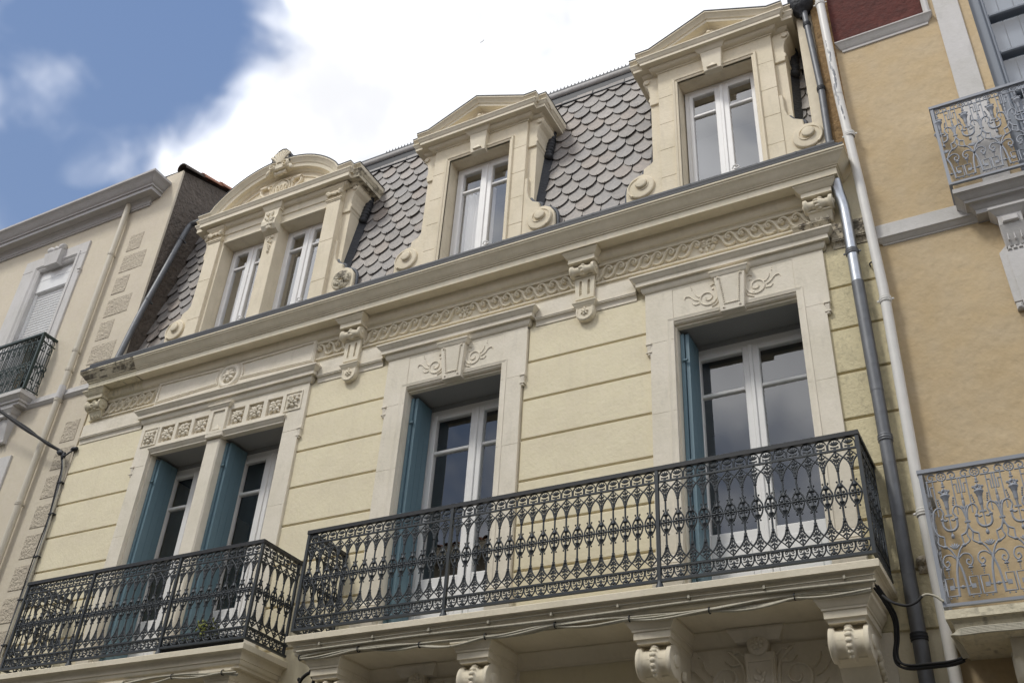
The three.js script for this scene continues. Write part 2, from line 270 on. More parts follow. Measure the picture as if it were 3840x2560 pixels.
const spiral = (x, y, r0, r1, a0, a1, n) => Array.from({ length: n + 1 }, (_, i) => { const t = i / n, a = a0 + (a1 - a0) * t, r = r0 + (r1 - r0) * t; return [x + r * Math.cos(a), y + r * Math.sin(a)]; });
const mirX = (g, xc) => { const h = flat(g).scale(-1, 1, 1).translate(2 * xc, 0, 0); const p = h.attributes.position.array, n = h.attributes.normal.array; for (let i = 0; i < p.length; i += 9) for (const a of [p, n]) for (let k = 0; k < 3; k++) { const t = a[i + 3 + k]; a[i + 3 + k] = a[i + 6 + k]; a[i + 6 + k] = t; } return h; };
function rosette(x, y, z, r, n = 6) { const g = []; for (let i = 0; i < n; i++) { const a = i / n * Math.PI * 2 + 0.3; g.push(sblob(x + Math.cos(a) * r * 0.6, y + Math.sin(a) * r * 0.6, z, r * 0.45, r * 0.28, r * 0.3, a)); } g.push(sblob(x, y, z + r * 0.15, r * 0.3, r * 0.3, r * 0.35)); return g; }
// ---------------------------------------------------------------- the cream townhouse
const font = await new FontLoader().loadAsync('fonts/droid/droid_serif_regular.typeface.json');
const house = thing('cream_townhouse', 'cream stucco townhouse with slate mansard, three stone dormers and two iron balconies', 'building');
const OPEN = [[-9.28, -8.37], [-8.165, -7.225], [-5.572, -4.408], [-2.55, -1.392]];
const YT = 7.22, YB = 4.43;
{ // walls, floors and rooms behind the glass
  const g = [], z0 = -0.46, z1 = -0.018; let x = -10.75;
  for (const [a, b] of OPEN) { g.push(box(x, a - 0.02, 0, 8.55, z0, z1), box(a - 0.02, b + 0.02, YT + 0.02, 8.55, z0, z1), box(a - 0.02, b + 0.02, 0, YB - 0.03, z0, z1)); x = b + 0.02; }
  g.push(box(x, -0.70, 0, 8.55, z0, z1));
  g.push(box(-10.75, -0.70, 0, 12.0, -6.2, -6), box(-10.75, -10.41, 0, 11.9, -6, z0 - 0.001), box(-0.9, -0.70, 0, 11.2, -6, z0 - 0.001));
  mk('wall', g, mat.stucco, house);
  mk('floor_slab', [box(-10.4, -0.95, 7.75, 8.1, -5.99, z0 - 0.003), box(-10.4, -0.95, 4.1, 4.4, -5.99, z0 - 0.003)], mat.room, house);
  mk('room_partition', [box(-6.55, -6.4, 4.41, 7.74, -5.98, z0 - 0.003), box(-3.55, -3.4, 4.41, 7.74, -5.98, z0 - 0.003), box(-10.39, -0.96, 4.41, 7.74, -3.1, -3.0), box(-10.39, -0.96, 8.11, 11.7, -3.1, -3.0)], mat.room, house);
}
{ // rusticated stucco courses
  const J = Array.from({ length: 8 }, (_, k) => 7.222 - 0.4425 * k), top = 7.645;
  const piers = [[-10.75, -9.52, 0.025, mat.stucco], [-6.95, -5.87, 0.04, mat.stucco], [-4.125, -2.835, 0.035, mat.stucco], [-1.14, -0.712, 0.045, mat.stuccoDirty]];
  for (const [a, b, d, m] of piers) for (let k = 0; k < 8; k++) {
    const y1 = k ? J[k - 1] - 0.010 : top, y0 = J[k] + 0.010; if (y1 < 4.3) continue;
    const low = k > 0, A = a === -10.75 ? a : a - (low ? d : 0), Bx = b === -0.712 ? b : b + (low ? d : 0);
    if (a === -1.14) { mk('stucco_course', [pbox(A, Bx, y0, y1, -0.03, 0.001 + rr(0, 0.003), 0.007)], m, house); } else mk('stucco_course', [pbox(A, Bx, y0, y1, -0.03, 0, 0.007)], m, house);
  }
}
// ---- windows
function casement(parent, name, xc, half, y0, y1, z, o) { // two leaves with a transom bar each, panes, optional solid bottom panel
  const w = sub(parent, name), mid = o.mid ?? xc, f = [], fr = 0.045, st = o.st ?? 0.05, zi = z - 0.05, zo = z + 0.012;
  mk('frame', [box(xc - half, xc - half + fr, y0, y1, z - 0.06, z), box(xc + half - fr, xc + half, y0, y1, z - 0.06, z), box(xc - half + fr, xc + half - fr, y1 - (o.head ?? 0.07), y1, z - 0.06, z)], mat.paintWhite, w);
  const top = y1 - (o.head ?? 0.07), pb = o.pb ?? y0 + 0.09;
  for (const [a, b] of [[xc - half + fr, mid - 0.004], [mid + 0.004, xc + half - fr]]) {
    const meet = 0.075, L = a < mid - 0.1 && b < mid, la = a + (L ? st : meet), lb = b - (L ? meet : st);
    mk('sash', [pbox(a, la, y0 + 0.01, top, zi, zo, 0.006), pbox(lb, b, y0 + 0.01, top, zi, zo, 0.006), pbox(la, lb, top - 0.05, top, zi, zo - 0.003, 0.006), pbox(la, lb, y0 + 0.01, pb, zi, zo - 0.003, 0.006)], mat.paintWhite, w);
    mk('transom_bar', [pbox(la, lb, o.bar, o.bar + 0.038, zi + 0.005, zo - 0.006, 0.008)], mat.paintWhite, w);
    if (pb - y0 > 0.4) mk('door_panel', [pbox(la + 0.05, lb - 0.05, y0 + 0.1, pb - 0.09, zi, zo + 0.005, 0.012)], mat.paintWhite, w);
    for (const [ya, yb] of [[pb, o.bar], [o.bar + 0.038, top - 0.05]]) {
      const p = mk('pane', new THREE.PlaneGeometry(lb - la + 0.004, yb - ya + 0.004), o.glass || glass, w); p.position.set((la + lb) / 2, (ya + yb) / 2, z - 0.022); p.rotation.set(rr(-0.004, 0.004), rr(-0.006, 0.006), 0);
    }
  }
  mk('astragal', [pbox(mid - 0.02, mid + 0.02, y0 + 0.01, top, zo - 0.002, zo + 0.014, 0.006)], mat.paintWhite, w);
  if (o.catch) mk('catch', [rod(cat([[mid + 0.05, o.catch, zo + 0.02], [mid + 0.075, o.catch + 0.03, zo + 0.03], [mid + 0.11, o.catch + 0.02, zo + 0.03], [mid + 0.13, o.catch - 0.005, zo + 0.02], [mid + 0.1, o.catch - 0.02, zo + 0.03], [mid + 0.07, o.catch - 0.01, zo + 0.02]], 14), 0.008, 5)], mat.paintWhite, w);
  return w;
}
const DZ = -0.4;
casement(house, 'french_window', -8.825, 0.475, YB, 7.17, DZ, { bar: 6.63, pb: 5.255 });
casement(house, 'french_window', -7.695, 0.49, YB, 7.17, DZ, { bar: 6.63, pb: 5.255 });
casement(house, 'french_window', -4.955, 0.56, YB, 7.17, DZ, { bar: 6.63, pb: 5.25, mid: -4.912 });
casement(house, 'french_window', -1.971, 0.585, YB, 7.17, DZ, { bar: 6.63, pb: 5.255 });
OPEN.forEach(([a, b], i) => { // reveal lining and soffit
  mk('reveal', [box(a - 0.02, a, YB - 0.03, YT, -0.47, -0.017), box(b, b + 0.02, YB - 0.03, YT, -0.47, -0.017), box(a - 0.02, b + 0.02, YT, YT + 0.02, -0.07, -0.017), box(a, b, YB - 0.03, YB, -0.47, -0.017)], mat.stonePale, house);
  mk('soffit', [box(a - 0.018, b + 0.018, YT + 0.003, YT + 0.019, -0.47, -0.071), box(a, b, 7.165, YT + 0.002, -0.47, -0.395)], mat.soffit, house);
});
function shutter(x, dir, leaves = 2) { // folded leaves standing against the jamb
  const s = sub(house, 'shutter');
  for (let l = 0; l < leaves; l++) {
    const xa = x + dir * (0.005 + l * 0.042), xb = xa + dir * (leaves > 1 ? 0.034 : 0.016), X0 = Math.min(xa, xb), X1 = Math.max(xa, xb), zf = -0.085 - l * 0.018, W = 0.094;
    for (let k = 0; k < 3; k++) { const z1 = zf - k * W, z0 = z1 - W + 0.004; mk('plank', [box(X0, X1, YB + 0.03, YT - 0.035, z0, z1)], mat.shutter, s); }
    mk('core', [box(X0 + 0.004, X1 - 0.004, YB + 0.035, YT - 0.04, zf - 3 * W + 0.008, zf - 0.006)], mat.shutter, s);
  }
  if (leaves > 1) mk('hinge', [0, 1, 2].map((k) => cylX(x + dir * 0.02, x + dir * 0.07, YB + 0.35 + k * 1.05, -0.078, [[0.012, 0], [0.012, 1]], 8)), mat.shutter, s);
}
shutter(-9.28, 1); shutter(-8.165, 1); shutter(-5.572, 1); shutter(-2.55, 1); shutter(-1.392, -1, 1); shutter(-4.408, -1, 1);

// ---- window surrounds of the main floor
const jambMould = [[0, -0.02], [0, 0.006], [0.012, 0.018], [0.026, 0.02], [0.03, 0.03], [0.046, 0.034], [0.06, 0.038], [0.066, 0.03]];
const hoodProf = [[0.105, 7.845], [0.105, 7.828], ...cyma(0.1, 7.824, 0.066, 7.782), [0.062, 7.778], [0.062, 7.735], [0.034, 7.735], ...ovolo(0.03, 7.728, 0.0, 7.662), [0, 7.64]];
function guttae(g, x) { g.push(pbox(x - 0.03, x + 0.03, 7.058, 7.08, 0, 0.045, 0.004), taper(x - 0.016, x + 0.016, 6.985, 7.058, x - 0.024, x + 0.024, 0, 0.03, 0.038), pbox(x - 0.028, x + 0.028, 6.968, 6.985, 0, 0.04, 0.004), sblob(x, 6.957, 0.018, 0.02, 0.016, 0.02)); }
function acanthus(g, xc, y, s, z, k = 1, q = 1) { // curling leaf scroll in low relief
  const C = (p) => p.map(([u, v]) => [xc + s * u * k, y + v * k]);
  g.push(ribbon(C([...cat([[0.135, 0.09], [0.128, 0.03], [0.14, -0.03], [0.17, -0.075]], 8), ...spiral(0.235, -0.01, 0.092, 0.016, -2.35, 6.6, 40)]), (t) => (0.019 - 0.011 * t) * k, 0.010 * q, z));
  g.push(ribbon(C(cat([[0.325, -0.02], [0.365, 0.0], [0.41, 0.05], [0.45, 0.055], [0.46, 0.03]], 14)), (t) => 0.012 - 0.007 * t, 0.009 * q, z));
  g.push(ribbon(C(cat([[0.32, 0.02], [0.35, 0.055], [0.36, 0.095]], 8)), (t) => 0.014 - 0.007 * t, 0.008 * q, z));
  g.push(ribbon(C(cat([[0.315, -0.055], [0.36, -0.06], [0.385, -0.035]], 8)), (t) => 0.016 - 0.008 * t, 0.008 * q, z));
  for (const [u, v, r] of [[0.385, 0.125, 0.008], [0.39, 0.15, 0.006], [0.395, 0.17, 0.005], [0.18, 0.075, 0.012], [0.2, -0.075, 0.012], [0.31, 0.02, 0.01]]) g.push(sblob(xc + s * u * k, y + v * k, z, r * k, r * k, r * 0.9));
  g.push(ribbon(C(cat([[0.135, 0.1], [0.17, 0.13], [0.2, 0.115]], 8)), 0.011 * k, 0.01 * q, z), ribbon(C(cat([[0.13, -0.03], [0.15, -0.1], [0.2, -0.125]], 8)), 0.011 * k, 0.01 * q, z));
}
function surround(xc, m) {
  const s = sub(house, 'window_surround'), u = 0.86, l = 0.82, c = 0.64, Z = 0.03;
  const blocks = [YB + 0.52, 5.55, 6.3, 7.07, 7.655];
  for (const d of [-1, 1]) for (let k = 0; k < 4; k++) { const w = k === 3 ? u : l, a = d < 0 ? xc - w : xc + c - 0.06, b = d < 0 ? xc - c + 0.06 : xc + w; mk('casing_block', [pbox(a, b, blocks[k] + 0.0004, blocks[k + 1] - 0.0004, -0.03, Z + 0.0005 * k, 0.0015)], m, s); }
  mk('lintel', [pbox(xc - c + 0.06, xc + c - 0.06, 7.29, 7.654, -0.03, Z - 0.002, 0.003)], m, s);
  for (const d of [-1, 1]) { const a = xc + d * (l + 0.03), b = xc + d * (c - 0.05), q = Math.min(a, b), w = Math.max(a, b); mk('plinth', [taper(q, w, YB + 0.43, YB + 0.52, q + (d < 0 ? 0.03 : 0), w - (d > 0 ? 0.03 : 0), -0.03, 0.06, 0.032), pbox(q, w, YB, YB + 0.43, -0.03, 0.06, 0.006)], m, s); }
  const h = 0.582; mk('architrave_moulding', [sweep([[xc - h, YB + 0.5], [xc - h, 7.242], [xc + h, 7.242], [xc + h, YB + 0.5]], jambMould)], m, s);
  mk('hood', [mould(hoodProf, xc - u, xc + u, Z, { zb: -0.01, k: 1.2 })], m, s);
  mk('keystone', [taper(xc - 0.112, xc + 0.112, 7.225, 7.645, xc - 0.152, xc + 0.152, -0.02, 0.062, 0.092), mould([[0.03, 7.675], [0.03, 7.66], ...cyma(0.026, 7.656, 0.006, 7.615), [0, 7.61]], xc - 0.158, xc + 0.158, 0.088, { zb: 0 })], m, s);
  const bd = [], at = (t, sd) => [xc + sd * (0.068 + 0.028 * t), 7.3 + 0.29 * t, 0.068 + 0.024 * t];
  for (const sd of [-1, 1]) for (let k = 0; k <= 13; k++) { const [x, y, z] = at(k / 13, sd); bd.push(sblob(x, y, z, 0.0095, 0.0095, 0.008)); }
  for (let k = 1; k < 7; k++) bd.push(sblob(xc - 0.068 + 0.136 * k / 7, 7.3, 0.07, 0.0095, 0.0095, 0.008));
  for (const [sd, t] of [[-1, -0.13], [1, -0.13], [-1, 1.02], [1, 1.02]]) { const [x, y, z] = at(t, sd); bd.push(pbox(x + sd * 0.012 - 0.012, x + sd * 0.012 + 0.012, y - 0.012, y + 0.012, z - 0.02, z + 0.01, 0.009)); }
  mk('beading', bd, m, s);
  const ac = []; acanthus(ac, xc, 7.455, -1, Z - 0.002); acanthus(ac, xc, 7.455, 1, Z - 0.002); mk('acanthus_relief', ac, m, s);
  for (const x of [xc - u + 0.028, xc + u - 0.028]) { const gt = []; guttae(gt, x); mk('guttae', gt, m, s); }
  return s;
}
surround(-4.995, mat.stonePale); surround(-1.985, mat.stonePale);
{ // wide surround of the paired window on the left
  const s = sub(house, 'window_surround'), m = mat.stonePale, xL = -9.541, xR = -6.938, Z = 0.03;
  for (const [a, b, A, Bx] of [[xL, -9.3, xL + 0.04, -9.3], [-7.205, xR, -7.205, xR - 0.035]]) {
    const ys = [YB, 5.3, 6.15, 7.06]; for (let k = 0; k < 3; k++) mk('casing_block', [pbox(A, Bx, ys[k] + 0.0004, ys[k + 1] - 0.0004, -0.03, Z, 0.0015)], m, s);
    mk('casing_block', [pbox(a, b, 7.061, 7.654, -0.03, Z + 0.0008, 0.003)], m, s);
  }
  // carved frieze: a field with sunk squares
  const sq = []; for (let k = 0; k < 4; k++) { sq.push(-9.47 + k * 0.272, -8.092 + k * 0.283); }
  const field = (x0, x1, xs) => ext([[x0, 7.275], [x1, 7.275], [x1, 7.654], [x0, 7.654]], -0.01, Z, xs.map((x) => [[x, 7.343], [x, 7.567], [x + 0.222, 7.567], [x + 0.222, 7.343]]));
  sq.sort((a, b) => a - b);
  mk('carved_frieze', [field(-9.299, -8.36, sq.slice(1, 4).filter((x) => x > -9.29)), field(-8.13, -7.206, sq.slice(4, 7).filter((x) => x + 0.23 < -7.2)), box(-9.5, -6.96, 7.3, 7.62, -0.02, -0.006)], m, s);
  for (const x of sq) {
    const g = [], cx = x + 0.111, cy = 7.455;
    for (let k = 0; k < 4; k++) { const a = Math.PI / 4 + k * Math.PI / 2; g.push(sblob(cx + 0.078 * Math.cos(a), cy + 0.078 * Math.sin(a), 0.01 + (x < -9.29 || x > -7.25 ? Z : 0), 0.036, 0.014, 0.014, a)); }
    for (let k = 0; k < 7; k++) { const a = k / 7 * 6.283 + rr(0, 0.4), R = 0.055 + rr(-0.008, 0.012); g.push(blob(cx + R * Math.cos(a), cy + R * Math.sin(a), 0.014 + (x < -9.29 || x > -7.25 ? Z : 0), rr(0.024, 0.032), rr(0.02, 0.028), 0.024, a)); }
    for (let k = 0; k < 5; k++) { const a = k / 5 * 6.283; g.push(blob(cx + 0.02 * Math.cos(a), cy + 0.02 * Math.sin(a), 0.03 + (x < -9.29 || x > -7.25 ? Z : 0), 0.016, 0.013, 0.014, a)); }
    mk('flower_carving', g, m, s);
    if (x < -9.29 || x > -7.25) mk('carving_border', [sweep([[x, 7.343], [x, 7.567], [x + 0.222, 7.567], [x + 0.222, 7.343]], [[0, Z - 0.004], [0, Z + 0.012], [0.012, Z + 0.012], [0.012, Z - 0.004]], { closed: true })], m, s);
  }
  for (const [a, b] of [[-9.25, -8.395], [-8.14, -7.255]]) mk('lintel_moulding', [mould([[0.062, 7.285], [0.062, 7.27], ...cyma(0.058, 7.266, 0.028, 7.228), [0.024, 7.224], [0.024, 7.208], [0, 7.2]], a, b, Z - 0.03, { zb: -0.02 })], m, s);
  mk('centre_pier', [pbox(-8.375, -8.16, YB, 7.212, -0.462, 0.022, 0.016)], m, s);
  mk('pier_block', [pbox(-8.378, -8.112, 7.213, 7.26, -0.01, 0.064, 0.008), ext([[-8.374, 7.26], [-8.116, 7.26], [-8.116, 7.6], [-8.374, 7.6]], -0.01, 0.06, [[[-8.335, 7.3], [-8.335, 7.57], [-8.155, 7.57], [-8.155, 7.3]]]), box(-8.34, -8.15, 7.29, 7.58, 0, 0.042), mould([[0.035, 7.655], [0.035, 7.64], ...cyma(0.03, 7.636, 0.004, 7.6)], -8.385, -8.105, 0.056, { zb: 0 }), taper(-8.3, -8.19, 7.31, 7.4, -8.25, -8.24, 0.03, 0.056, 0.044)], m, s);
  mk('hood', [mould(hoodProf, xL, xR, Z, { zb: -0.01, k: 1.2 })], m, s);
  for (const x of [xL + 0.028, xR - 0.028]) { const gt = []; guttae(gt, x); mk('guttae', gt, m, s); }
  // panel over the hood with a round medallion
  const x0 = -9.44, x1 = -6.93, mx = -8.225, my = 8.05, r = 0.17;
  const fieldR = (a, b) => { const L = b < mx; const arc = arcPts(mx, my, r + 0.045, L ? Math.PI * 0.72 : Math.PI * 0.28, L ? Math.PI * 1.2 : -Math.PI * 0.2, 8); const pts = L ? [[a, 7.965], [a, 8.205], ...arc.filter((p) => p[1] < 8.205 && p[1] > 7.965)] : [[b, 7.965], [b, 8.205], ...arc.filter((p) => p[1] < 8.205 && p[1] > 7.965)]; return pts; };
  const pan = [box(x0, x1, 7.845, 8.24, -0.01, 0.05)];
  const bz = [[0, 0.045], [0, 0.068], [0.012, 0.068], [0.016, 0.06], [0.028, 0.06], [0.03, 0.045]];
  for (const p of [fieldR(x0 + 0.04, mx - 0.2), fieldR(mx + 0.2, x1 - 0.04)]) pan.push(sweep(p, bz.map(([o, z]) => [p[0][0] < mx ? o : -o, z]), { closed: true }));
  mk('panel', pan, m, s);
  mk('medallion', [lathe([[0, 0.01], [0.105, 0.01], [0.115, 0.028], [0.135, 0.034], [0.155, 0.028], [0.17, 0.012], [0.175, 0]], 36).rotateX(Math.PI / 2).translate(mx, my, 0.048), rosette(mx, my, 0.068, 0.095, 7), rosette(mx - 0.01, my + 0.01, 0.085, 0.05, 5)], m, s);
}
// ---- string band, frieze and cornice
const corbX = [-10.49, -6.375, -3.48, -1.085];
{
  const segs = [[-10.7, -9.6], [-6.85, -5.95], [-4.05, -2.94], [-1.03, -0.72]];
  segs.forEach(([a, b], i) => mk('string_course', [pbox(a, b, 7.737, 7.913, -0.02, 0.03, 0.003), mould([[0.042, 7.736], [0.042, 7.722], [0.036, 7.719], [0.036, 7.708], [0.026, 7.704], ...cavetto(0.026, 7.70, 0.008, 7.655), [0.008, 7.642], [0, 7.64]], a, b, 0.001, { L: false, R: i === 3 ? false : false })], i === 3 ? mat.crust : mat.stonePale, house));
  mk('frieze_band', [box(-10.62, -0.98, 7.913, 7.961, -0.02, 0.008), pbox(-10.64, -0.985, 7.961, 7.984, -0.02, 0.03, 0.004), box(-10.62, -0.98, 7.984, 8.18, -0.02, 0.004), pbox(-10.62, -0.99, 8.18, 8.214, -0.02, 0.034, 0.004)], mat.stone, house);
  const up = [[0.352, 8.556], [0.352, 8.535], [0.34, 8.53], [0.34, 8.515], ...cyma(0.336, 8.512, 0.262, 8.43), [0.262, 8.424]], low = [[0.25, 8.424], [0.25, 8.406], [0.237, 8.402], [0.237, 8.328], [0.222, 8.328], [0.222, 8.335], [0.10, 8.337], ...ovolo(0.10, 8.333, 0.04, 8.225), [0.036, 8.214]];
  const xs = -9.72;
  mk('cornice', [mould([...up, ...low], xs + 0.002, -1.10, 0, { L: false, zb: -0.05 })], mat.stone, house);
  mk('cornice', [mould(up, -10.338, xs - 0.002, 0, { R: false, zb: -0.05 })], mat.soot, house);
  mk('cornice', [mould(low, -10.338, xs - 0.002, 0, { R: false, zb: -0.05 })], mat.stoneStain, house);
  mk('cornice_top', [box(-10.39, -0.95, 8.551, 8.585, -0.6, 0.2)], mat.lead, house);
  mk('gutter', [cylX(-10.56, -0.83, 8.632, 0.285, [[0, 0], [0.047, 0], [0.047, 1], [0, 1]], 18), cylX(-10.6, -0.80, 8.592, 0.338, [[0.011, 0], [0.011, 1]], 8), box(-10.68, -0.755, 8.557, 8.578, 0.1, 0.356), ...Array.from({ length: 9 }, (_, k) => cylX(-9.6 + k * 1.05, -9.575 + k * 1.05, 8.632, 0.285, [[0.047, 0], [0.0495, 0.2], [0.0495, 0.8], [0.047, 1]], 18))], mat.zinc, house);
  // running scrolls
  const fz = sub(house, 'scroll_frieze'), P = 0.1285;
  const path = cat([[-0.14, -0.05], [-0.095, -0.076], [-0.05, -0.056], [-0.02, 0.0], [0.006, 0.056], [0.042, 0.08], [0.078, 0.062], [0.082, 0.026], [0.056, 0.008], [0.036, 0.026]], 26);
  const unit = (s) => { const q = path.map(([x, y]) => [x * s, y]); const g = [ribbon(q, (t) => 0.012 + 0.022 * Math.sin(Math.PI * Math.min(1, t * 1.1)), 0.036, 0.003), sblob(0.055 * s, 0.036, 0.02, 0.02, 0.02, 0.028)]; return join(g, mat.stone.userData.tile); };
  const A = unit(1), C = unit(-1), put = (g, x) => { const o = mk('scroll', g, mat.stone, fz); o.position.set(x, 8.082, 0); };
  const run = (x0, x1, geo) => { const n = Math.max(1, Math.floor((x1 - x0) / P)); for (let k = 0; k < n; k++) put(geo, x0 + (k + 0.5) * (x1 - x0) / n); };
  run(-10.36, -9.46, A); run(-6.90, -6.5, C);
  for (const [a, c, b] of [[-6.25, -4.93, -3.61], [-3.35, -2.2, -1.2]]) {
    run(a, c - 0.085, A); run(c + 0.085, b, C);
    mk('frieze_flower', [rosette(c, 8.09, 0.012, 0.05, 6), blob(c - 0.06, 8.05, 0.01, 0.02, 0.035, 0.02, 0.5), blob(c + 0.06, 8.05, 0.01, 0.02, 0.035, 0.02, -0.5), blob(c, 8.03, 0.01, 0.016, 0.035, 0.02), blob(c - 0.03, 8.145, 0.01, 0.018, 0.022, 0.018), blob(c + 0.03, 8.145, 0.01, 0.018, 0.022, 0.018)], mat.stone, fz);
  }
}
function corbel(x, m, o = {}) {
  const c = sub(house, 'corbel');
  mk('capital', [mould([[0.05, 8.326], [0.05, 8.312], ...cyma(0.046, 8.308, 0.01, 8.262), [0.006, 8.258], [0.0, 8.254], [0.0, 8.203]], x - 0.148, x + 0.148, 0.168, { zb: 0.03 })], m, c);
  mk('volute', [cylX(x - 0.138, x + 0.138, 8.128, 0.098, [[0, 0], [0.066, 0], [0.068, 0.03], [0.068, 0.12], [0.05, 0.16], [0.046, 0.3], [0.06, 0.42], [0.064, 0.5], [0.06, 0.58], [0.046, 0.7], [0.05, 0.84], [0.068, 0.88], [0.068, 0.97], [0.066, 1], [0, 1]], 22), cylX(x - 0.15, x + 0.15, 8.13, 0.1, [[0, 0], [0.022, 0], [0.028, 0.04], [0.028, 0.96], [0.022, 1], [0, 1]], 14),
    ...[-1, 1].map((s) => { const g = ext([[0.16, 8.13], [0.13, 8.19], [0.01, 8.19], [0.005, 7.98], [0.03, 8.0], [0.07, 8.07]], 0, 0.022); return g.rotateY(-Math.PI / 2).translate(x + s * 0.125 + 0.011, 0, 0); }), ...Array.from({ length: 6 }, (_, k) => blob(x + rr(-0.02, 0.02), 8.128 + 0.06 * Math.sin(k * 0.6 - 1.2), 0.098 + 0.062 * Math.cos(k * 0.6 - 1.2), 0.022, 0.014, 0.012))], m, c);
  const slot = (u) => [[u - 0.014, 7.835], [u - 0.014, 8.01], ...arcPts(u, 8.01, 0.014, Math.PI, 0, 6).slice(1, -1), [u + 0.014, 8.01], [u + 0.014, 7.835]];
  mk('shaft', [ext([[x - 0.1, 7.79], [x + 0.1, 7.79], [x + 0.11, 8.062], [x - 0.11, 8.062]], 0.04, 0.07, [slot(x - 0.045), slot(x + 0.045)]), box(x - 0.1, x + 0.1, 7.79, 8.06, 0, 0.045), pbox(x - 0.118, x + 0.118, 8.06, 8.078, 0, 0.088, 0.004)], m, c);
  for (const s of [-1, 1]) mk('flute_bead', [0, 1, 2].map((k) => sblob(x + s * 0.045, 7.852 + k * 0.026, 0.052, 0.011, 0.012, 0.014)), m, c);
  mk('drop_moulding', [mould([[0.03, 7.752], [0.03, 7.742], ...cyma(0.028, 7.738, 0.004, 7.7), [0, 7.69]], x - 0.1, x + 0.1, 0.062, { zb: 0 }), box(x - 0.1, x + 0.1, 7.75, 7.795, 0, 0.061)], m, c);
  mk('drop', [ext([[x - 0.1, 7.69], [x - 0.1, 7.63], ...arcPts(x, 7.63, 0.1, Math.PI, 2 * Math.PI, 12), [x + 0.1, 7.69]], -0.01, 0.06, [], 0.006), sweep([[x - 0.09, 7.685], [x - 0.09, 7.63], ...arcPts(x, 7.63, 0.09, Math.PI, 2 * Math.PI, 12), [x + 0.09, 7.685]], [[0, 0.055], [0, 0.066], [0.014, 0.066], [0.018, 0.055]])], m, c);
  mk('rosette', [rosette(x, 7.63, 0.066, 0.042, 6), blob(x, 7.675, 0.066, 0.012, 0.016, 0.012)], m, c);
}
corbX.forEach((x, i) => { if (i === 0 || i === 3) return; corbel(x, mat.stone); });
{ // end corbels, cut short above the band
  for (const [x, m] of [[corbX[0], mat.stoneStain], [corbX[3], mat.stone]]) {
    const c = sub(house, 'corbel');
    mk('capital', [mould([[0.055, 8.326], [0.055, 8.312], ...cyma(0.05, 8.308, 0.012, 8.262), [0.01, 8.258], [0.0, 8.254], [0.0, 8.205]], x - 0.14, x + 0.14, 0.168, { zb: -0.01 })], m, c);
    mk('volute', [cylX(x - 0.135, x + 0.135, 8.13, 0.1, [[0, 0], [0.07, 0], [0.072, 0.03], [0.072, 0.12], [0.05, 0.16], [0.048, 0.3], [0.064, 0.44], [0.064, 0.56], [0.048, 0.7], [0.05, 0.84], [0.072, 0.88], [0.072, 0.97], [0.07, 1], [0, 1]], 22), cylX(x - 0.147, x + 0.147, 8.13, 0.1, [[0, 0], [0.024, 0], [0.03, 0.04], [0.03, 0.96], [0.024, 1], [0, 1]], 14), ...Array.from({ length: 7 }, (_, k) => blob(x + rr(-0.02, 0.02), 8.13 + 0.062 * Math.sin(k * 0.5 - 1.2), 0.1 + 0.062 * Math.cos(k * 0.5 - 1.2), 0.024, 0.014, 0.013))], m, c);
    mk('shaft', [taper(x - 0.095, x + 0.095, 7.962, 8.07, x - 0.115, x + 0.115, -0.01, 0.045, 0.1), pbox(x - 0.12, x + 0.12, 8.055, 8.075, -0.01, 0.11, 0.004)], m, c);
    for (const s of [-1, 0, 1]) mk('flute', [pbox(x + s * 0.055 - 0.012, x + s * 0.055 + 0.012, 7.975, 8.02, 0, 0.075, 0.01)], m, c);
  }
}
mk('band_end', [mould([[0.05, 7.985], [0.05, 7.962], ...cyma(0.046, 7.958, 0.012, 7.90), [0.012, 7.86], [0, 7.855]], -1.36, -1.06, 0.02, { zb: -0.02, L: false })], mat.crust, house);
// ---- dormers
const ZF = -0.1;
const roofZ = (y) => -0.2 - 0.18 * (y - 9);
function voluteFoot(D, xc, e, s, m, worn) { // scrolled side piece; e = how far the dormer body reaches, s = side
  const X = (u) => xc + s * u, o = [[e - 0.02, 9.95], [e + 0.03, 9.95], [e + 0.035, 9.72], [e + 0.055, 9.63], [e + 0.105, 9.555], [e + 0.195, 9.505], [e + 0.2, 9.435], [e + 0.27, 9.425], [e + 0.345, 9.38], [e + 0.395, 9.30], [e + 0.405, 9.2], [e + 0.395, 8.6], [e - 0.02, 8.6]];
  const pts = o.map(([u, v]) => [X(u), v]); if (s < 0) pts.reverse();
  mk('volute_panel', [ext(pts, -0.5, ZF - 0.012, [], 0.008)], m, D);
  const vx = X(e + 0.225), vy = 9.235, sp = spiral(vx, vy, 0.155, 0.045, s > 0 ? -0.9 : Math.PI + 0.9, s > 0 ? 5.4 : Math.PI - 5.4, 40);
  if (worn) mk('volute', [cylZ(vx, vy, ZF - 0.03, ZF + 0.012, 0.15, 32, 0.02), ...Array.from({ length: 26 }, () => { const a = rr(0, 6.28), r = Math.sqrt(rnd()) * 0.1; return blob(vx + 0.02 + r * Math.cos(a), vy - 0.01 + r * Math.sin(a), ZF + 0.03 * (1 - r * 6), rr(0.02, 0.05), rr(0.02, 0.04), 0.025, a); })], mat.soot, D);
  else mk('volute', [cylZ(vx, vy, ZF - 0.03, ZF + 0.02, 0.155, 32, 0.012), cylZ(vx + 0.01, vy + 0.025, ZF + 0.01, ZF + 0.055, 0.066, 24, 0.012), ribbon(sp, (t) => 0.012 + 0.012 * (1 - t), 0.014, ZF + 0.016)], m, D);
  // lead flashing along the outline
  mk('flashing', [rod(cat(o.slice(1, 12).map(([u, v]) => [X(u + 0.016), v + 0.006, -0.17 - (v > 9.7 ? 0.06 : 0)]), 44), 0.022, 6)], mat.lead, D);
}
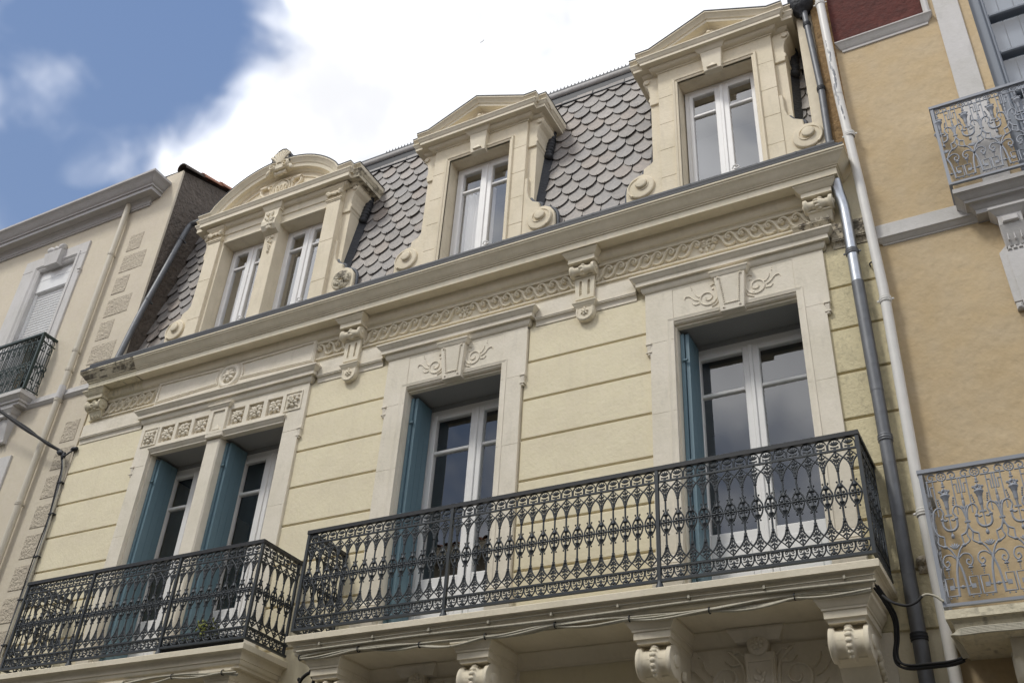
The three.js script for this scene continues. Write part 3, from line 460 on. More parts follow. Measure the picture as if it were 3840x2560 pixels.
function wing(D, xc, p, e, s, m, top) { // set-back side strip with its scrolled bracket
  const X = (a, b) => (s > 0 ? [xc + a, xc + b] : [xc - b, xc - a]);
  mk('wing', [box(...X(p - 0.01, e), 8.6, top, -0.75, ZF - 0.06)], m, D);
  const o = [[p, top + 0.02], [e + 0.075, top + 0.02], [e + 0.085, top - 0.03], [e + 0.07, top - 0.07], [e + 0.03, top - 0.12], [e + 0.01, top - 0.2], [e + 0.006, top - 0.3], [e + 0.02, top - 0.33], [e + 0.02, top - 0.36], [e + 0.008, top - 0.375], [e + 0.008, top - 0.41], [e, top - 0.43], [p, top - 0.43]];
  const pts = o.map(([u, v]) => [xc + s * u, v]); if (s < 0) pts.reverse();
  mk('bracket', [ext(pts, -0.72, ZF - 0.035, [], 0.006), cylZ(xc + s * (e + 0.035), top - 0.045, ZF - 0.06, ZF - 0.012, 0.036, 18, 0.008)], m, D);
  // black sheet between the cheek and the slates
  const b = new GB(), x0 = xc + s * (e - 0.01), x1 = xc + s * (e + 0.075), y0 = 9.55, y1 = top + 0.1;
  b.q([x1, y0, roofZ(y0) + 0.035], [x1, y1, roofZ(y1) + 0.035], [x0, y1, roofZ(y1) + 0.11], [x0, y0, roofZ(y0) + 0.11]); b.q([x1, y0, roofZ(y0) - 0.02], [x1, y1, roofZ(y1) - 0.02], [x1, y1, roofZ(y1) + 0.035], [x1, y0, roofZ(y0) + 0.035]);
  const lumps = []; for (let k = 0; k < 9; k++) { const y = top - 0.42 + k * 0.06; lumps.push(blob(xc + s * (e + 0.04 + rr(-0.005, 0.01)), y, roofZ(y) + 0.08, 0.06, 0.05, 0.055)); }
  mk('flashing', [b.g(), ...lumps], mat.bitumen, D);
}
function smallDormer(xc) {
  const D = sub(house, 'dormer'), m = mat.stoneWarm, p = 0.663, e = 0.775, ow = 0.43, yt = 10.67;
  const ys = [8.6, 9.27, 9.68, 10.08, 10.5, 10.925];
  for (const s of [-1, 1]) for (let k = 0; k < 5; k++) { const a = s < 0 ? xc - p : xc + ow, b = s < 0 ? xc - ow : xc + p; mk('stone_block', [pbox(a, b, ys[k] + 0.0012, ys[k + 1] - 0.0012, -0.7, ZF + rr(0, 0.002), 0.003)], m, D); }
  mk('lintel', [box(xc - ow, xc + ow, yt, 10.925, -0.7, ZF - 0.002)], m, D);
  mk('architrave_moulding', [sweep([[xc - ow, 8.6], [xc - ow, yt], [xc + ow, yt], [xc + ow, 8.6]], [[0, ZF - 0.02], [0, ZF + 0.006], [0.012, ZF + 0.012], [0.024, ZF + 0.012], [0.028, ZF + 0.022], [0.05, ZF + 0.028], [0.056, ZF + 0.02], [0.056, ZF - 0.01]])], m, D);
  const prof = [[0.19, 11.075], [0.19, 11.06], ...cyma(0.186, 11.056, 0.16, 11.015, 5), [0.156, 11.012], [0.156, 10.975], [0.085, 10.975], ...ovolo(0.08, 10.968, 0.016, 10.925), [0.016, 10.912], [0, 10.908]];
  mk('entablature', [mould(prof, xc - p, xc + p, ZF, { zb: -0.3 }), mould(prof.map(([a, b]) => [a, b - 0.003]), xc - e, xc + e, ZF - 0.07, { zb: -0.85 })], mat.stone, D);
  const lip = 0.862, top = 11.462, yl = 11.15;
  const path = [[xc - lip, yl], [xc - 0.69, yl], [xc, top], [xc + 0.69, yl], [xc + lip, yl]];
  const rk = [[0, ZF - 0.05], [0, ZF + 0.2], [-0.018, ZF + 0.2], [-0.022, ZF + 0.19], [-0.05, ZF + 0.165], [-0.07, ZF + 0.152], [-0.072, ZF + 0.14], [-0.105, ZF + 0.135], [-0.107, ZF + 0.07], [-0.12, ZF + 0.05], [-0.13, ZF + 0.02]];
  mk('pediment', [sweep(path, rk), sweep([[xc - lip - 0.1, yl - 0.003], [xc - lip + 0.05, yl - 0.003]], rk.map(([o, z]) => [o, z - 0.07])), sweep([[xc + lip - 0.05, yl - 0.003], [xc + lip + 0.1, yl - 0.003]], rk.map(([o, z]) => [o, z - 0.07])), box(xc - lip - 0.098, xc - lip + 0.04, 11.05, yl - 0.005, -0.85, ZF + 0.0), box(xc + lip - 0.04, xc + lip + 0.098, 11.05, yl - 0.005, -0.85, ZF + 0.0)], mat.stone, D);
  mk('tympanum', [ext([[xc - 0.72, 11.03], [xc + 0.72, 11.03], [xc, 11.4]], -0.8, ZF + 0.035)], m, D);
  mk('zinc_cover', [sweep(path, [[0.002, ZF + 0.206], [0.014, ZF + 0.206], [0.014, -1.1], [0.002, -1.1]]), box(xc - lip - 0.104, xc - lip - 0.001, yl + 0.001, yl + 0.012, -0.9, ZF + 0.135), box(xc + lip + 0.001, xc + lip + 0.104, yl + 0.001, yl + 0.012, -0.9, ZF + 0.135)], mat.zincDark, D);
  mk('rosette', [rosette(xc, 11.215, ZF + 0.05, 0.075, 8), sblob(xc, 11.215, ZF + 0.085, 0.03, 0.03, 0.03), blob(xc, 11.14, ZF + 0.05, 0.035, 0.03, 0.03)], m, D);
  mk('keystone', [taper(xc - 0.1, xc + 0.1, 10.63, 10.925, xc - 0.122, xc + 0.122, ZF - 0.02, ZF + 0.055, ZF + 0.075), taper(xc - 0.06, xc + 0.06, 10.66, 10.74, xc - 0.004, xc + 0.004, ZF, ZF + 0.082, ZF + 0.058), mould([[0.05, 10.985], [0.05, 10.972], ...cyma(0.045, 10.968, 0.008, 10.925), [0, 10.92]], xc - 0.13, xc + 0.13, ZF + 0.07, { zb: ZF })], mat.stone, D);
  for (const s of [-1, 1]) { wing(D, xc, p, e, s, m, 10.91); voluteFoot(D, xc, p + 0.01, s, m); }
  mk('dormer_roof', [box(xc - 0.74, xc + 0.74, 10.93, 11.02, -1.3, -0.72)], mat.zincDark, D);
  casement(house, 'dormer_window', xc + 0.012, ow - 0.004, 8.6, 10.665, -0.3, { bar: 10.232, head: 0.06, pb: 8.7, st: 0.045, mid: xc + 0.012, catch: 9.27, glass: dormerGlass });
  if (xc < -4) { const P = Array.from({ length: 41 }, (_, i) => [xc - 0.42 + i * 0.0125, -0.42 + 0.022 * Math.sin(i * 1.35) + 0.008 * Math.sin(i * 0.6)]), b = new GB(); for (let i = 0; i < 40; i++) b.q([P[i][0], 8.65, P[i][1]], [P[i + 1][0], 8.65, P[i + 1][1]], [P[i + 1][0], 10.3, P[i + 1][1]], [P[i][0], 10.3, P[i][1]]); mk('curtain', [b.g()], mat.paintWhite, D); }
}
smallDormer(-5.03); smallDormer(-2.012);
{ // wide dormer with the segmental pediment
  const xc = -8.27, D = sub(house, 'dormer'), m = mat.stoneWarm, ow = 0.885, mu = 0.112, p = 1.15, e = 1.27, yt = 10.58, S = mat.stone;
  for (const s of [-1, 1]) {
    const X = (a, b) => (s > 0 ? [xc + a, xc + b] : [xc - b, xc - a]);
    const ys = [8.6, 9.3, 9.95, 10.62];
    for (let k = 0; k < 3; k++) mk('pilaster_block', [pbox(...X(0.93, p), ys[k] + 0.001, ys[k + 1] - 0.001, ZF - 0.1, ZF + 0.045 + rr(0, 0.001), 0.004)], m, D);
    mk('jamb', [box(...X(ow, p - 0.004), 8.6, 10.84, -0.75, ZF)], m, D);
    const cx = xc + s * 1.04;
    mk('capital', [mould([[0.045, 10.87], [0.045, 10.855], ...cyma(0.04, 10.85, 0.006, 10.812), [0, 10.806]], cx - 0.115, cx + 0.115, ZF + 0.046, { zb: ZF }), box(cx - 0.112, cx + 0.112, 10.7, 10.81, ZF - 0.05, ZF + 0.05), cylX(cx - 0.125, cx + 0.125, 10.765, ZF + 0.055, [[0, 0], [0.038, 0], [0.04, 0.15], [0.026, 0.25], [0.03, 0.5], [0.026, 0.75], [0.04, 0.85], [0.038, 1], [0, 1]], 14), ...Array.from({ length: 7 }, (_, k) => blob(cx - 0.09 + k * 0.03, 10.735 + rr(-0.01, 0.02), ZF + 0.075, 0.018, 0.024, 0.016)), mould([[0.02, 10.665], [0.02, 10.65], [0.008, 10.645], [0.012, 10.632], [0, 10.62]], cx - 0.11, cx + 0.11, ZF + 0.045, { zb: ZF }), box(cx - 0.108, cx + 0.108, 10.62, 10.71, ZF - 0.05, ZF + 0.046)], m, D);
    wing(D, xc, p, e, s, m, 10.87); voluteFoot(D, xc, p + 0.005, s, m, s > 0);
  }
  mk('mullion', [pbox(xc - mu, xc + mu, 8.6, 10.6, -0.5, ZF + 0.004, 0.006)], m, D);
  mk('architrave', [box(xc - ow - 0.02, xc + ow + 0.02, yt, 10.84, -0.75, ZF - 0.003), pbox(xc - 0.925, xc + 0.925, 10.74, 10.838, ZF - 0.01, ZF + 0.014, 0.004), pbox(xc - ow, xc - mu - 0.01, yt + 0.001, yt + 0.022, ZF - 0.01, ZF + 0.02, 0.004), pbox(xc + mu + 0.01, xc + ow, yt + 0.001, yt + 0.022, ZF - 0.01, ZF + 0.02, 0.004)], S, D);
  const prof = [[0.19, 11.03], [0.19, 11.015], ...cyma(0.186, 11.01, 0.16, 10.965, 5), [0.156, 10.962], [0.156, 10.905], [0.085, 10.905], ...ovolo(0.08, 10.898, 0.02, 10.845), [0.016, 10.836], [0, 10.832]];
  mk('entablature', [mould(prof, xc - p, xc + p, ZF, { zb: -0.3 }), mould(prof.map(([a, b]) => [a, b - 0.003]), xc - e, xc + 0.5, ZF - 0.07, { zb: -0.85, R: false })], S, D);
  mk('entablature_return', [mould(prof.map(([a, b]) => [a, b - 0.0035]), xc + 0.501, xc + e, ZF - 0.07, { zb: -0.85, L: false })], mat.soot, D);
  const lip = 1.345, yl = 11.105, R = 1.461, cy = 10.199, a1 = Math.acos(1.13 / R), arc = arcPts(xc, cy, R, Math.PI - a1, a1, 30);
  arc[0][1] = yl; arc[30][1] = yl;
  const path = [[xc - lip, yl], ...arc, [xc + lip, yl]];
  const rk = [[0, ZF - 0.05], [0, ZF + 0.2], [-0.02, ZF + 0.2], [-0.026, ZF + 0.19], [-0.06, ZF + 0.165], [-0.085, ZF + 0.15], [-0.088, ZF + 0.14], [-0.14, ZF + 0.132], [-0.145, ZF + 0.08], [-0.17, ZF + 0.055], [-0.18, ZF + 0.02]];
  mk('pediment', [sweep(path, rk), ...[-1, 1].flatMap((s) => [sweep([[xc + (s > 0 ? lip - 0.05 : -lip - 0.1), yl - 0.003], [xc + (s > 0 ? lip + 0.1 : -lip + 0.05), yl - 0.003]], rk.slice(0, 8).map(([o, z]) => [o * 0.7, z - 0.07])), box(xc + (s > 0 ? lip - 0.04 : -lip - 0.098), xc + (s > 0 ? lip + 0.098 : -lip + 0.04), 11.0, yl - 0.005, -0.85, ZF)])], S, D);
  mk('tympanum', [ext([[xc - 1.2, 11.0], [xc + 1.2, 11.0], ...arcPts(xc, cy, R - 0.1, 0.62, Math.PI - 0.62, 24)], -0.8, ZF + 0.03)], m, D);
  mk('tympanum_border', [sweep(arcPts(xc, cy, R - 0.26, Math.PI - 0.83, 0.83, 24), [[0, ZF + 0.02], [0, ZF + 0.045], [0.03, ZF + 0.045], [0.034, ZF + 0.02]])], m, D);
  mk('zinc_cover', [sweep(path, [[0.002, ZF + 0.206], [0.014, ZF + 0.206], [0.014, -1.1], [0.002, -1.1]]), ...[-1, 1].map((s) => box(xc + (s > 0 ? lip + 0.001 : -lip - 0.104), xc + (s > 0 ? lip + 0.104 : -lip - 0.001), yl + 0.001, yl + 0.012, -0.9, ZF + 0.135))], mat.zincDark, D);
  // shell crest
  const sx = xc + 0.02, sy = 11.60, sh = [[sx - 0.16, 11.5], [sx - 0.165, 11.6], [sx - 0.14, 11.7], [sx - 0.15, 11.72], [sx - 0.125, 11.79], [sx - 0.07, 11.85], [sx, 11.875], [sx + 0.07, 11.85], [sx + 0.125, 11.79], [sx + 0.15, 11.72], [sx + 0.14, 11.7], [sx + 0.165, 11.6], [sx + 0.16, 11.5]].reverse();
  mk('shell_crest', [ext(sh, -0.35, ZF + 0.2, [], 0.012), ...[-0.62, -0.4, -0.2, 0, 0.2, 0.4, 0.62].map((a) => ribbon([[sx + Math.sin(a) * 0.05, 11.56 + Math.cos(a) * 0.05], [sx + Math.sin(a) * 0.15, 11.57 + Math.cos(a) * 0.15], [sx + Math.sin(a * 1.15) * 0.255, 11.57 + Math.cos(a * 1.15) * 0.255]], (t) => 0.016 + 0.034 * t, 0.024, ZF + 0.195)), ...[-1, 1].map((s) => ribbon(spiral(sx + s * 0.105, 11.555, 0.062, 0.01, s > 0 ? 2.2 : Math.PI - 2.2, s > 0 ? -5.6 : Math.PI + 5.6, 22), 0.02, 0.03, ZF + 0.195))], S, D);
  mk('crest_cover', [sweep(sh.slice().reverse().slice(1, 12), [[0.002, ZF + 0.204], [0.011, ZF + 0.204], [0.011, -0.4], [0.002, -0.4]])], mat.zincDark, D);
  mk('crest_scroll', [cylX(sx - 0.1, sx + 0.1, 11.475, ZF + 0.13, [[0, 0], [0.035, 0], [0.035, 0.12], [0.024, 0.2], [0.034, 0.5], [0.024, 0.8], [0.035, 0.88], [0.035, 1], [0, 1]], 14), ...[-1, 1].map((s) => blob(sx + s * 0.2, 11.5, ZF + 0.17, 0.03, 0.06, 0.03, s * 0.5))], S, D);
  // dated medallion
  const mx = xc + 0.01, my = 11.22, tilt = 0.0;
  mk('medallion', [lathe([[0, 0.03], [0.1, 0.028], [0.125, 0.018], [0.132, 0]], 36).scale(1, 1, 1.28).rotateX(Math.PI / 2).translate(mx, my, ZF + 0.045), sweep(arcPts(mx, my, 1, 0, 2 * Math.PI, 36).slice(0, 36).map(([x, y]) => [mx + (x - mx) * 0.145, my + (y - my) * 0.185]), [[0, ZF + 0.03], [0, ZF + 0.06], [-0.016, ZF + 0.06], [-0.02, ZF + 0.03]], { closed: true })], m, D);
  const tg = new TextGeometry('1900', { font, size: 0.098, depth: 0.022, curveSegments: 4 }); tg.computeBoundingBox(); const bb = tg.boundingBox; tg.translate(-(bb.max.x + bb.min.x) / 2, -(bb.max.y + bb.min.y) / 2, 0).scale(0.86, 1.2, 1).translate(mx, my + 0.005, ZF + 0.066);
  mk('date_numerals', [tg], mat.stoneWarm, D);
  const st = []; for (const s of [-1, 1]) { const C = (q) => q.map(([u, v]) => [mx + s * u, my + v]); st.push(ribbon(C(cat([[0.06, 0.2], [0.15, 0.17], [0.19, 0.08], [0.18, -0.05], [0.12, -0.17], [0.03, -0.2]], 24)), 0.03, 0.025, ZF + 0.03), ribbon(C(cat([[0.2, 0.08], [0.26, 0.13], [0.33, 0.12], [0.36, 0.06], [0.33, 0.0], [0.28, -0.05], [0.3, -0.12], [0.26, -0.17]], 26)), 0.045, 0.045, ZF + 0.03), cylX(mx + s * 0.3 - 0.06, mx + s * 0.3 + 0.06, my + 0.12, ZF + 0.07, [[0, 0], [0.024, 0], [0.024, 1], [0, 1]], 10), blob(mx + s * 0.07, my - 0.2, ZF + 0.05, 0.05, 0.03, 0.03, s * 0.4)); }
  mk('strapwork', st, m, D);
  // carved bracket on the mullion
  mk('bracket', [mould([[0.04, 10.905], [0.04, 10.89], ...cyma(0.036, 10.886, 0.006, 10.83), [0, 10.825], [0, 10.8]], xc - 0.135, xc + 0.135, ZF + 0.09, { zb: ZF }), ext([[0.0, 10.81], [0.095, 10.81], [0.1, 10.7], [0.125, 10.6], [0.12, 10.53], [0.08, 10.47], [0.0, 10.44]], 0, 0.24).rotateY(-Math.PI / 2).translate(xc + 0.12, 0, ZF)], S, D);
  const lf = []; for (let k = 0; k < 26; k++) { const v = rnd(), y = 10.78 - 0.3 * v; lf.push(blob(xc + rr(-0.1, 0.1) * (1 - 0.3 * v), y, ZF + 0.095 + 0.03 * Math.sin(v * 3), rr(0.014, 0.03), rr(0.02, 0.04), 0.02, rr(-0.6, 0.6))); }
  mk('leaf_carving', lf, S, D);
  const fl = []; for (let k = 0; k < 18; k++) { const v = k / 17, y = 10.4 - 0.27 * v; fl.push(blob(xc + rr(-0.05, 0.05) * (1 - v) + 0.004, y, ZF + 0.012, rr(0.014, 0.026) * (1 - 0.4 * v), rr(0.014, 0.024), 0.02, rr(0, 3))); }
  mk('flower_drop', fl, S, D);
  mk('dormer_roof', [box(xc - 1.2, xc + 1.2, 10.86, 11.0, -1.3, -0.76)], mat.zincDark, D);
  casement(house, 'dormer_window', xc - 0.49, 0.385, 8.6, 10.575, -0.3, { bar: 10.21, head: 0.05, pb: 8.7, st: 0.045, catch: 9.27, glass: dormerGlass });
  casement(house, 'dormer_window', xc + 0.50, 0.39, 8.6, 10.575, -0.3, { bar: 10.21, head: 0.05, pb: 8.7, st: 0.045, catch: 9.27, glass: dormerGlass });
}
// ---- mansard slates
{
  const R = sub(house, 'mansard_roof'), U = new THREE.Vector3(0, 1, -0.18).normalize(), N = new THREE.Vector3(0, 0.18, 1).normalize();
  const zones = [[-10.39, -9.3], [-7.14, -5.6], [-4.5, -2.6], [-1.42, -1.06]];
  const dk = new GB(), dq = (x0, x1, y0, y1, d) => dk.q([x0, y0, roofZ(y0) - d], [x1, y0, roofZ(y0) - d], [x1, y1, roofZ(y1) - d], [x0, y1, roofZ(y1) - d]);
  for (const [a, b] of zones) dq(a - 0.1, b + 0.1, 8.55, 11.7, 0.03);
  for (const [a, b] of [[-9.35, -7.1], [-5.7, -4.4], [-2.7, -1.35]]) dq(a, b, 10.95, 11.7, 0.03);
  mk('roof_deck', [dk.g()], mat.lead, R);
  const shapePts = (w, h) => [[-w, h], [-w, 0.12], [-w * 0.9, 0.084], [-w * 0.64, 0.044], [-w * 0.33, 0.016], [-0.008, 0], [0.008, 0], [w * 0.33, 0.016], [w * 0.64, 0.044], [w * 0.9, 0.084], [w, 0.12], [w, h]];
  const variants = Array.from({ length: 5 }, (_, v) => {
    const pts = shapePts(0.1075, 0.31).map(([x, y], i) => [x + rr(-0.003, 0.003), y + (i > 1 && i < 10 ? rr(-0.004, 0.004) : 0)]);
    const g = [ext(pts, 0, 0.006).rotateX(-0.1).translate(0, 0, 0.034), box(-0.016, 0.016, 0.006, 0.014, 0.037, 0.044), box(-0.004, 0.004, -0.008, 0.028, 0.037, 0.045)];
    return join(g, 0.55);
  });
  // turned the right way out: the tip stands proud, the head tucks under the row above
  const B = new THREE.Matrix4().makeBasis(new THREE.Vector3(1, 0, 0), U, N), q = new THREE.Quaternion().setFromRotationMatrix(B);
  const uvShift = [0, 0.17, 0.31, 0.53, 0.74];
  variants.forEach((g, i) => { const a = g.attributes.uv.array; for (let k = 0; k < a.length; k++) a[k] += uvShift[i] * (k % 2 ? 1.7 : 1); });
  for (const [a, b] of zones) for (let k = -12; k <= 4; k++) {
    const y = 10.79 + 0.19 * k, off = k & 1 ? 0.11 : 0;
    for (let c = Math.ceil((a + 6.73 - off - 0.06) / 0.22); c <= Math.floor((b + 6.73 - off + 0.06) / 0.22); c++) {
      const x = -6.73 + off + c * 0.22; if (x < -10.44 || (b > -2 && (x < -1.38 || x > -1.0)) || y < 8.6) continue;
      const hideBy = y < 10.95 && [[-8.27, 1.2], [-5.03, 0.7], [-2.012, 0.7]].some(([dx, h]) => Math.abs(x - dx) < h - 0.02); if (hideBy) continue;
      const o = mk('slate', variants[Math.floor(rnd() * 5)], slateMats[Math.floor(rnd() * 7)], R);
      const slip = rnd() < 0.06 ? rr(-0.03, -0.01) : 0; o.position.set(x + rr(-0.005, 0.005), y + rr(-0.007, 0.007) + slip, roofZ(y)).addScaledVector(N, rr(-0.003, 0.004)); o.quaternion.copy(q).multiply(new THREE.Quaternion().setFromAxisAngle(new THREE.Vector3(0, 0, 1), rr(-0.035, 0.035)));
    }
  }
  mk('top_flashing', [cylX(-10.36, -1.0, 11.655, roofZ(11.65) + 0.03, [[0.016, 0], [0.016, 1]], 8), box(-10.36, -1.0, 11.665, 11.87, -0.85, roofZ(11.75) + 0.02)], mat.zincDark, R);
  mk('roof_roll', [cylX(-10.36, -1.0, 11.905, -0.69, [[0, 0], [0.05, 0], [0.05, 1], [0, 1]], 20)], mat.corniceGrey, R);
  mk('parapet_board', [pbox(-10.36, -1.0, 11.955, 12.0, -0.95, -0.70, 0.008), box(-10.36, -1.0, 12.0005, 12.088, -0.95, -0.745)], mat.zincDark, R);
  const sp = new GB(); for (let x = -7.1; x < -1.1; x += 0.052) { const y = 12.088, z = -0.76; sp.q([x, y, z], [x + 0.036, y, z], [x + 0.02, y + 0.055, z], [x + 0.016, y + 0.055, z]); sp.q([x + 0.036, y, z - 0.006], [x, y, z - 0.006], [x + 0.016, y + 0.055, z - 0.006], [x + 0.02, y + 0.055, z - 0.006]); sp.q([x, y, z], [x, y, z - 0.006], [x + 0.016, y + 0.055, z - 0.006], [x + 0.016, y + 0.055, z]); sp.q([x + 0.036, y, z], [x + 0.036, y, z - 0.006], [x + 0.02, y + 0.055, z - 0.006], [x + 0.02, y + 0.055, z]); }
  mk('ridge_comb', [sp.g()], mat.zincDark, R);
  mk('flat_roof', [box(-10.36, -0.72, 11.7, 11.94, -5.99, -0.86)], mat.lead, R);
  mk('fire_wall', [pbox(-1.055, -0.885, 8.59, 11.05, -1.0, ZF, 0.01), box(-1.09, -0.70, 8.56, 10.9, -6, -0.46)], mat.stoneWarm, house);
}
// ---- balconies
function console_(P, x, m) {
  const c = [mould([[0.05, 4.236], [0.05, 4.215], ...cyma(0.046, 4.21, 0.012, 4.165), [0.01, 4.16], [0.01, 4.15], [0, 4.145], [0, 4.10], ...cavetto(0, 4.095, -0.02, 4.065)], x - 0.145, x + 0.145, 0.52, { zb: 0.02 })];
  const pr = [[0, 0], [0.118, 0], [0.122, 0.03], [0.122, 0.13], [0.1, 0.16], [0.098, 0.36], [0.118, 0.42], [0.126, 0.5], [0.118, 0.58], [0.098, 0.64], [0.1, 0.84], [0.122, 0.87], [0.122, 0.97], [0.118, 1], [0, 1]];
  c.push(cylX(x - 0.138, x + 0.138, 3.945, 0.40, pr, 26), cylX(x - 0.155, x + 0.155, 3.95, 0.40, [[0, 0], [0.045, 0], [0.05, 0.05], [0.05, 0.95], [0.045, 1], [0, 1]], 16));
  c.push(ext([[0, 4.07], [0.40, 4.07], [0.5, 3.95], [0.42, 3.84], [0.3, 3.82], [0.22, 3.72], [0.16, 3.5], [0.14, 3.3], [0, 3.2]], 0, 0.25).rotateY(-Math.PI / 2).translate(x + 0.125, 0, 0));
  for (let k = 0; k < 7; k++) { const a = 0.9 - k * 0.32; c.push(sblob(x, 3.945 + 0.122 * Math.sin(a), 0.40 + 0.122 * Math.cos(a), 0.03 - 0.002 * k, 0.018, 0.014)); }
  for (let k = 0; k < 10; k++) c.push(blob(x + 0.14, 3.9 - k * 0.02 + rr(-0.02, 0.02), 0.25 - k * 0.012 + rr(-0.03, 0.03), 0.022, 0.03, 0.03));
  for (let k = 0; k < 14; k++) c.push(blob(x + rr(-0.1, 0.1), 3.72 - k * 0.028, 0.2 - k * 0.006, 0.03, 0.04, 0.03, rr(-0.8, 0.8)));
  mk('console', c, m, P);
}
function balcony(x0, x1, cons) {
  const P = sub(house, 'balcony'), pr = [[0.64, 4.43], [0.645, 4.425], [0.645, 4.376], [0.62, 4.37], ...cavetto(0.615, 4.366, 0.585, 4.325, 5), [0.585, 4.305], [0.575, 4.302], ...ovolo(0.575, 4.30, 0.555, 4.262, 5), [0.548, 4.258], [0.548, 4.237]];
  mk('slab', [mould(pr, x0 + 0.64, x1 - 0.64, 0, { zb: -0.015 })], mat.stone, P);
  mk('soffit_moulding', [mould([[0.13, 4.236], [0.13, 4.225], ...cyma(0.125, 4.222, 0.02, 4.14), [0.015, 4.13], [0, 4.125]], x0 + 0.2, x1 - 0.2, 0, { zb: -0.015, k: 0.3 })], mat.stone, P);
  for (const c of cons) console_(P, c, mat.stone);
}
balcony(-6.06, -0.98, [-5.68, -4.2, -2.67, -1.265]);
balcony(-9.96, -6.55, [-9.6, -8.25, -6.9]);
// cast iron pieces: one baluster, one palmette, one heart
const ironTile = 0.3;
const YC = 4.96, mirY = (pts) => pts.map(([x, y, z]) => [x, 2 * YC - y, z || 0]);
const gBal = (() => {
  const g = [lathe([[0.0078, 4.76], [0.0078, 4.862], [0.0085, 4.88], [0.018, 4.898], [0.02, 4.904], [0.009, 4.91], [0.0095, 4.93], [0.008, 4.945], [0.0095, 4.96], [0.008, 4.975], [0.0095, 4.99], [0.009, 5.01], [0.02, 5.016], [0.018, 5.022], [0.0085, 5.04], [0.0078, 5.058], [0.0078, 5.158]], 7)];
  for (const y of [5.159, 4.761]) g.push(lathe([[0.007, y - 0.016], [0.0125, y - 0.012], [0.0125, y - 0.006], [0.0105, y], [0.0125, y + 0.006], [0.0125, y + 0.012], [0.007, y + 0.016]], 7));
  for (const s of [-1, 1]) {
    const ly = cat([[s * 0.008, 5.045], [s * 0.024, 5.02], [s * 0.041, 4.985], [s * 0.042, 4.945], [s * 0.03, 4.905], [s * 0.008, 4.87]], 10);
    g.push(rod(ly, 0.0068, 5));
    for (const [y, k] of [[5.06, 1], [4.86, -1]]) g.push(rod([[s * 0.005, y - k * 0.025, 0], [s * 0.014, y - k * 0.012, 0], [s * 0.017, y, 0]], 0.004, 4), sblob(s * 0.019, y + k * 0.002, 0, 0.0075, 0.0075, 0.007));
    const og = cat([[s * 0.009, 5.168], [s * 0.014, 5.195], [s * 0.03, 5.228], [s * 0.05, 5.252]], 6), di = [[s * 0.051, 5.252, 0], [0, 5.306, 0]];
    const c1 = spiral(s * 0.024, 5.243, 0.014, 0.003, s > 0 ? 0.4 : Math.PI - 0.4, s > 0 ? -5.4 : Math.PI + 5.4, 9).map((p) => [...p, 0]);
    for (const f of [(p) => p, mirY]) g.push(rod(f(og), 0.0068, 4), rod(f(di), 0.0062, 4), rod(f(c1), 0.0056, 4), rod(f([[0, 5.19, 0], [s * 0.012, 5.205, 0], [s * 0.017, 5.218, 0]]), 0.0055, 4));
    for (const y of [4.978, 4.942]) g.push(sblob(s * 0.02, y, 0, 0.011, 0.011, 0.009));
    g.push(sblob(s * 0.0514, 5.252, 0, 0.0075, 0.0075, 0.007), sblob(s * 0.0514, 2 * YC - 5.252, 0, 0.0075, 0.0075, 0.007));
    for (const f of [1, -1]) g.push(sblob(s * 0.013, YC + f * 0.28, 0, 0.008, 0.015, 0.008, -s * f * 0.5), sblob(s * 0.012, YC + f * 0.306, 0, 0.007, 0.015, 0.008, -s * f * 0.8));
  }
  g.push(rod([[-0.0514, YC, 0], [0.0514, YC, 0]], 0.007, 5), sblob(0, YC, 0.006, 0.013, 0.013, 0.009), sblob(-0.036, YC, 0, 0.011, 0.012, 0.009), sblob(0.036, YC, 0, 0.011, 0.012, 0.009));
  for (const f of [1, -1]) g.push(rod([[0, YC + f * 0.205, 0], [0, YC + f * 0.33, 0]], 0.0048, 4), sblob(0, YC + f * 0.32, 0, 0.007, 0.02, 0.007), box(-0.016, 0.016, YC + f * 0.262 - 0.003, YC + f * 0.262 + 0.003, -0.006, 0.006));
  return join(g, ironTile);
})();
const gPal = (() => {
  const g = [rod([[-0.047, 5.325, 0], [-0.048, 5.35, 0], ...arcPts(0, 5.362, 0.047, Math.PI, 0, 10).map((p) => [...p, 0]), [0.048, 5.35, 0], [0.047, 5.325, 0]], 0.0062, 4)];
  for (const a of [-0.95, -0.5, 0, 0.5, 0.95]) g.push(sblob(Math.sin(a) * 0.022, 5.358 + Math.cos(a) * 0.02, 0, 0.0078, 0.021, 0.008, -a));
  g.push(box(-0.022, 0.022, 5.338, 5.345, -0.006, 0.006), sblob(-0.024, 5.343, 0, 0.008, 0.008, 0.007), sblob(0.024, 5.343, 0, 0.008, 0.008, 0.007), box(-0.01, 0.01, 5.322, 5.34, -0.005, 0.005));
  return join(g, ironTile);
})();
const gHeart = (() => {
  const g = [rod(cat([[-0.046, 4.592, 0], [-0.049, 4.565, 0], [-0.036, 4.53, 0], [0, 4.506, 0], [0.036, 4.53, 0], [0.049, 4.565, 0], [0.046, 4.592, 0]], 14), 0.0064, 4)];
  for (const s of [-1, 1]) g.push(rod(spiral(s * 0.022, 4.575, 0.013, 0.003, s > 0 ? 2 : Math.PI - 2, s > 0 ? -3.6 : Math.PI + 3.6, 9).map((p) => [...p, 0]), 0.0056, 4), rod([[0, 4.56, 0], [s * 0.018, 4.55, 0], [s * 0.032, 4.553, 0]], 0.006, 4), sblob(s * 0.014, 4.528, 0, 0.007, 0.014, 0.007, s * 0.7));
  g.push(sblob(0, 4.545, 0, 0.0085, 0.032, 0.008), sblob(0, 4.525, 0, 0.014, 0.011, 0.008), box(-0.02, 0.02, 4.58, 4.587, -0.005, 0.005));
  return join(g, ironTile);
})();
